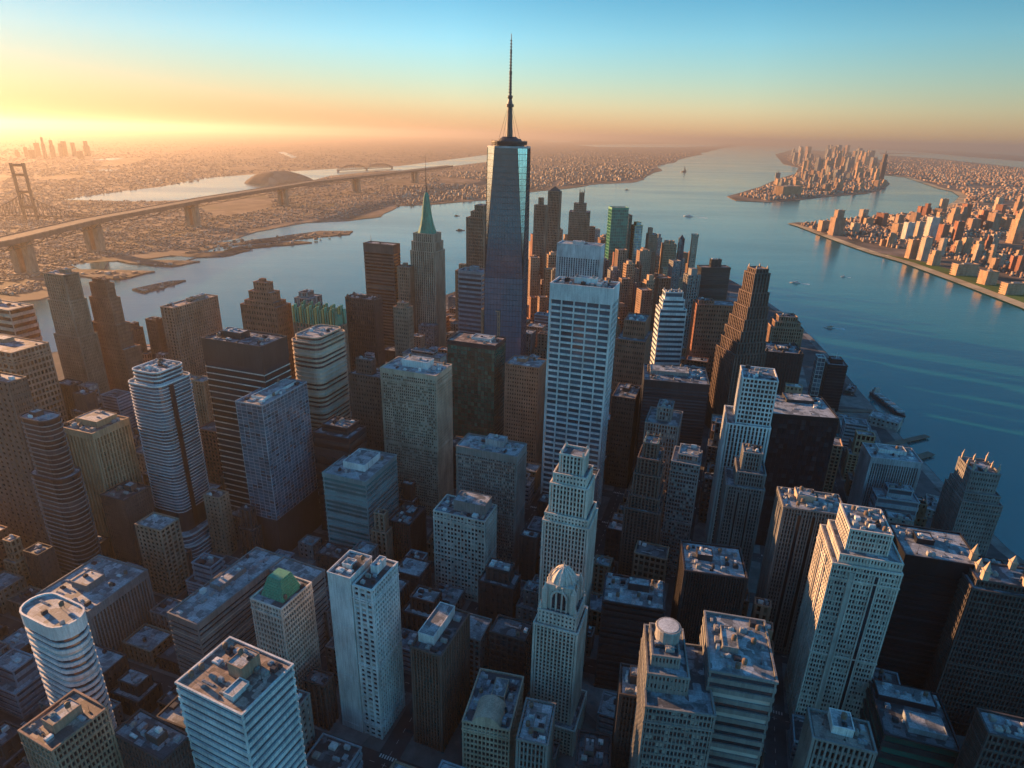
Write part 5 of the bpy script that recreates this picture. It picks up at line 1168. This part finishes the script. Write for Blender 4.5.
def not_river(sp):
    q = np.array([proj(p) for p in sp]); k = ~inside(q, riv[0]); return [s for s, t in zip(sp, k) if t]
town('far_town', streets(not_river(sp)), scl, 4.5, 11, 2, 9, M_TOWN)
wh = []
for q in ([(68, 271), (150, 272.5), (120, 279), (76, 275.5)], [(122, 261.5), (195, 262.5), (172, 266), (132, 263.5)], [(136, 289.5), (170, 283), (180, 281.8), (172, 284), (146, 292.5)], [(190, 244), (256, 239), (320, 231.5), (349, 232), (345, 235), (310, 242), (262, 246), (225, 251), (180, 254)]):
    wh += scatter_px(q, 900, (230, 294), (60, 355), 3.4)
town('wharf_shed', wh, None, 5, 16, 3, 9, M_TOWN)
sp2 = scatter_px([(395, 206), (428, 203.5), (463, 200), (490, 197.5), (532, 190), (600, 182.5), (644, 178), (655, 168), (700, 152), (560, 152), (470, 172), (400, 186)], 9000, (150, 206), (395, 700), 2.2)
town('far_town', streets(sp2), scl, 7, 17, 5, 22, M_TOWN)

# individual far towers: right bank, island, hazy skyline
def far_tower(px, py, wpx, hpx, wall, label, kind, cat, grp=None, z=2.5, tiers=0, spire=0.0, dr=1.0, rot=20, pyr=False):
    g = at_z(px, py, z); mpp = (g-CAM).dot(_f)/FPX; w, h = wpx*mpp, hpx*mpp
    root = tag(empty(kind, (g.x, g.y, z), R(-rot)), label, cat, grp)
    b = MB(); d = w*dr; fh = max(h/16, 7); 
    def body(w, d, z0, z1):
        i = w*.03; b.prism(rrect(w-2*i, d-2*i), z0, z1)
        n = max(2, int((z1-z0)/fh))
        for k in range(n): b.ring(rrect(w, d), rrect(w-2*i, d-2*i), z0+(z1-z0)*k/n, z0+(z1-z0)*(k+.55)/n)
        b.ring(rrect(w*1.01, d*1.01), rrect(w*.9, d*.9), z1-.5, z1+2, 0, True)
    zc = h*(.7 if tiers else 1.0); body(w, d, 0, zc)
    if tiers: body(w*.68, d*.68, zc, h*(.88 if tiers > 1 else 1))
    if tiers > 1: body(w*.4, d*.4, h*.88, h)
    if pyr: b.prism(rrect(w*(.66 if tiers else .96), d*(.66 if tiers else .96)), h, h+w*.5, 0, True, False, rrect(w*.05, d*.05))
    b.build('wall', [WALL[wall], GLASS['dark_glass']], root)
    k = MB(); k.box(-w*.16, w*.16, -d*.16, d*.16, h*1.0, h+3.5); k.build('roof_house', WALL['grey_concrete'], root)
    if spire: s = MB(); s.tube((0, 0, h), (0, 0, h+spire*mpp), w*.09, w*.02, 6); s.build('spire', WALL[wall], root)
    return root
ft = random.Random(21)
named = [(835, 235, 11, 24, 'tan_brick', 'tall brown tower standing at the pointed tip of the right bank', 1, 0), (823, 231, 9, 10, 'sandstone', 'stubby sunlit block beside the tall brown tower at the bank tip', 0, 0),
         (906, 239, 8, 16, 'white_stone', 'cream slab, left one of the bright trio midway along the right bank', 0, 0), (917, 238, 6, 16, 'cream_stone', 'thin cream slab in the middle of the bright trio on the right bank', 0, 0), (929, 238, 9, 20, 'white_stone', 'widest and tallest cream slab of the bright trio on the right bank', 0, 0),
         (952, 226, 9, 17, 'sandstone', 'amber tower behind and right of the bright cream slab trio', 1, 0), (1013, 243, 10, 32, 'sandstone', 'tall pointed amber tower near the right edge of the photo', 2, 1), (1022, 232, 8, 24, 'tan_brick', 'brown tower cut by the right edge behind the tall pointed amber tower', 0, 0),
         (922, 260, 8, 22, 'cream_stone', 'tall sunlit slab nearest the park halfway along the shore', 0, 0), (910, 258, 8, 18, 'sandstone', 'sunlit slab just left of the tall slab by the park', 0, 0), (933, 265, 9, 14, 'sandstone', 'blocky tower right of the tall slab by the park', 1, 0),
         (963, 275, 24, 11, 'sandstone', 'long low orange apartment block bordering the park', 0, 0), (986, 284, 13, 13, 'sandstone', 'square orange block with shaded side at the park edge', 0, 0), (1012, 294, 24, 11, 'sandstone', 'long orange terrace at the right end of the park', 0, 0),
         (787, 196.5, 30, 10, 'sandstone', 'broad golden slab-sided block at the front left of the far island', 0, 0), (800, 152.5, 3.2, 6, 'blue_grey_metal', 'slender spire tower highest on the far island skyline', 0, 9), (880, 180, 5, 24, 'brown_brick', 'dark tall tower at the right shoulder of the far island', 1, 4)]
for (x, y, w, h, m, lab, t, s_) in named:
    far_tower(x, y, w, h, m, lab, 'bank_tower', 'tower', None, 2.5 if x > 890 or y > 205 else 2.9, t, s_, .8 if w < 15 else .35, -32 if x < 800 else -8)
cnt = 0
for k in range(400):
    if cnt >= 72: break
    x, y = ft.uniform(828, 1040), ft.uniform(214, 292)
    if not inside([(x, y)], inner)[0]: continue
    if any(abs(x-q[0]) < 9 and abs(y-q[1]) < 6 for q in named): continue
    g = ft.choice(['tan', 'sand', 'red', 'cream']); wl_ = {'tan': 'tan_brick', 'sand': 'sandstone', 'red': 'red_brick', 'cream': 'cream_stone'}[g]; wd = {'tan': 'tan', 'sand': 'amber', 'red': 'reddish', 'cream': 'pale cream'}[g]
    far_tower(x, y, ft.uniform(4.5, 8.5), ft.uniform(6, 17)*(1.15 if x > 930 else .85), wl_, '%s mid-rise tower among the crowded rooftops of the right bank' % wd, 'bank_block', 'tower', '%s mid-rise towers on the right bank' % wd, 2.5, ft.choice([0, 0, 1]), 0, ft.uniform(.6, 1.1), ft.uniform(-35, 20)); cnt += 1
cnt = 0
for k in range(1500):
    if cnt >= 120: break
    x, y = ft.uniform(775, 888), ft.uniform(156, 193)
    if not inside([(x, y)], isl_in)[0]: continue
    hi = y < 176
    g = ft.choice(['tan', 'sand', 'blue']); wl_ = {'tan': 'tan_brick', 'sand': 'sandstone', 'blue': 'grey_stone'}[g]; wd = {'tan': 'brown', 'sand': 'amber', 'blue': 'grey'}[g]
    h = ft.uniform(7, 15)*(1.0 if hi else .75); h = min(h, y-146)
    far_tower(x, y, ft.uniform(2.4, 4.8), h, wl_, '%s high-rise in the dense cluster on the far island' % wd, 'island_tower', 'tower', '%s high-rises on the far island' % wd, 2.9, ft.choice([0, 1, 1]), ft.choice([0, 0, 0, 3]), ft.uniform(.7, 1.1), ft.uniform(-40, 15)); cnt += 1
for (x, h, w) in ((18, 6, 3), (27, 9, 2.5), (39, 13, 3.5), (46, 20, 2.4), (54, 16, 3.2), (62, 12, 3), (66, 14, 3.4), (75, 13, 2.8), (88, 14, 4), (33, 8, 4), (81, 7, 4)):
    far_tower(x, 157.5+ft.uniform(-1.5, 1.5), w, h, 'brown_brick', 'faint hazy tower of the distant skyline at far left', 'skyline_tower', 'tower', 'distant skyline towers at far left', 2.2, ft.choice([0, 1]), ft.choice([0, 3]), 1.0)
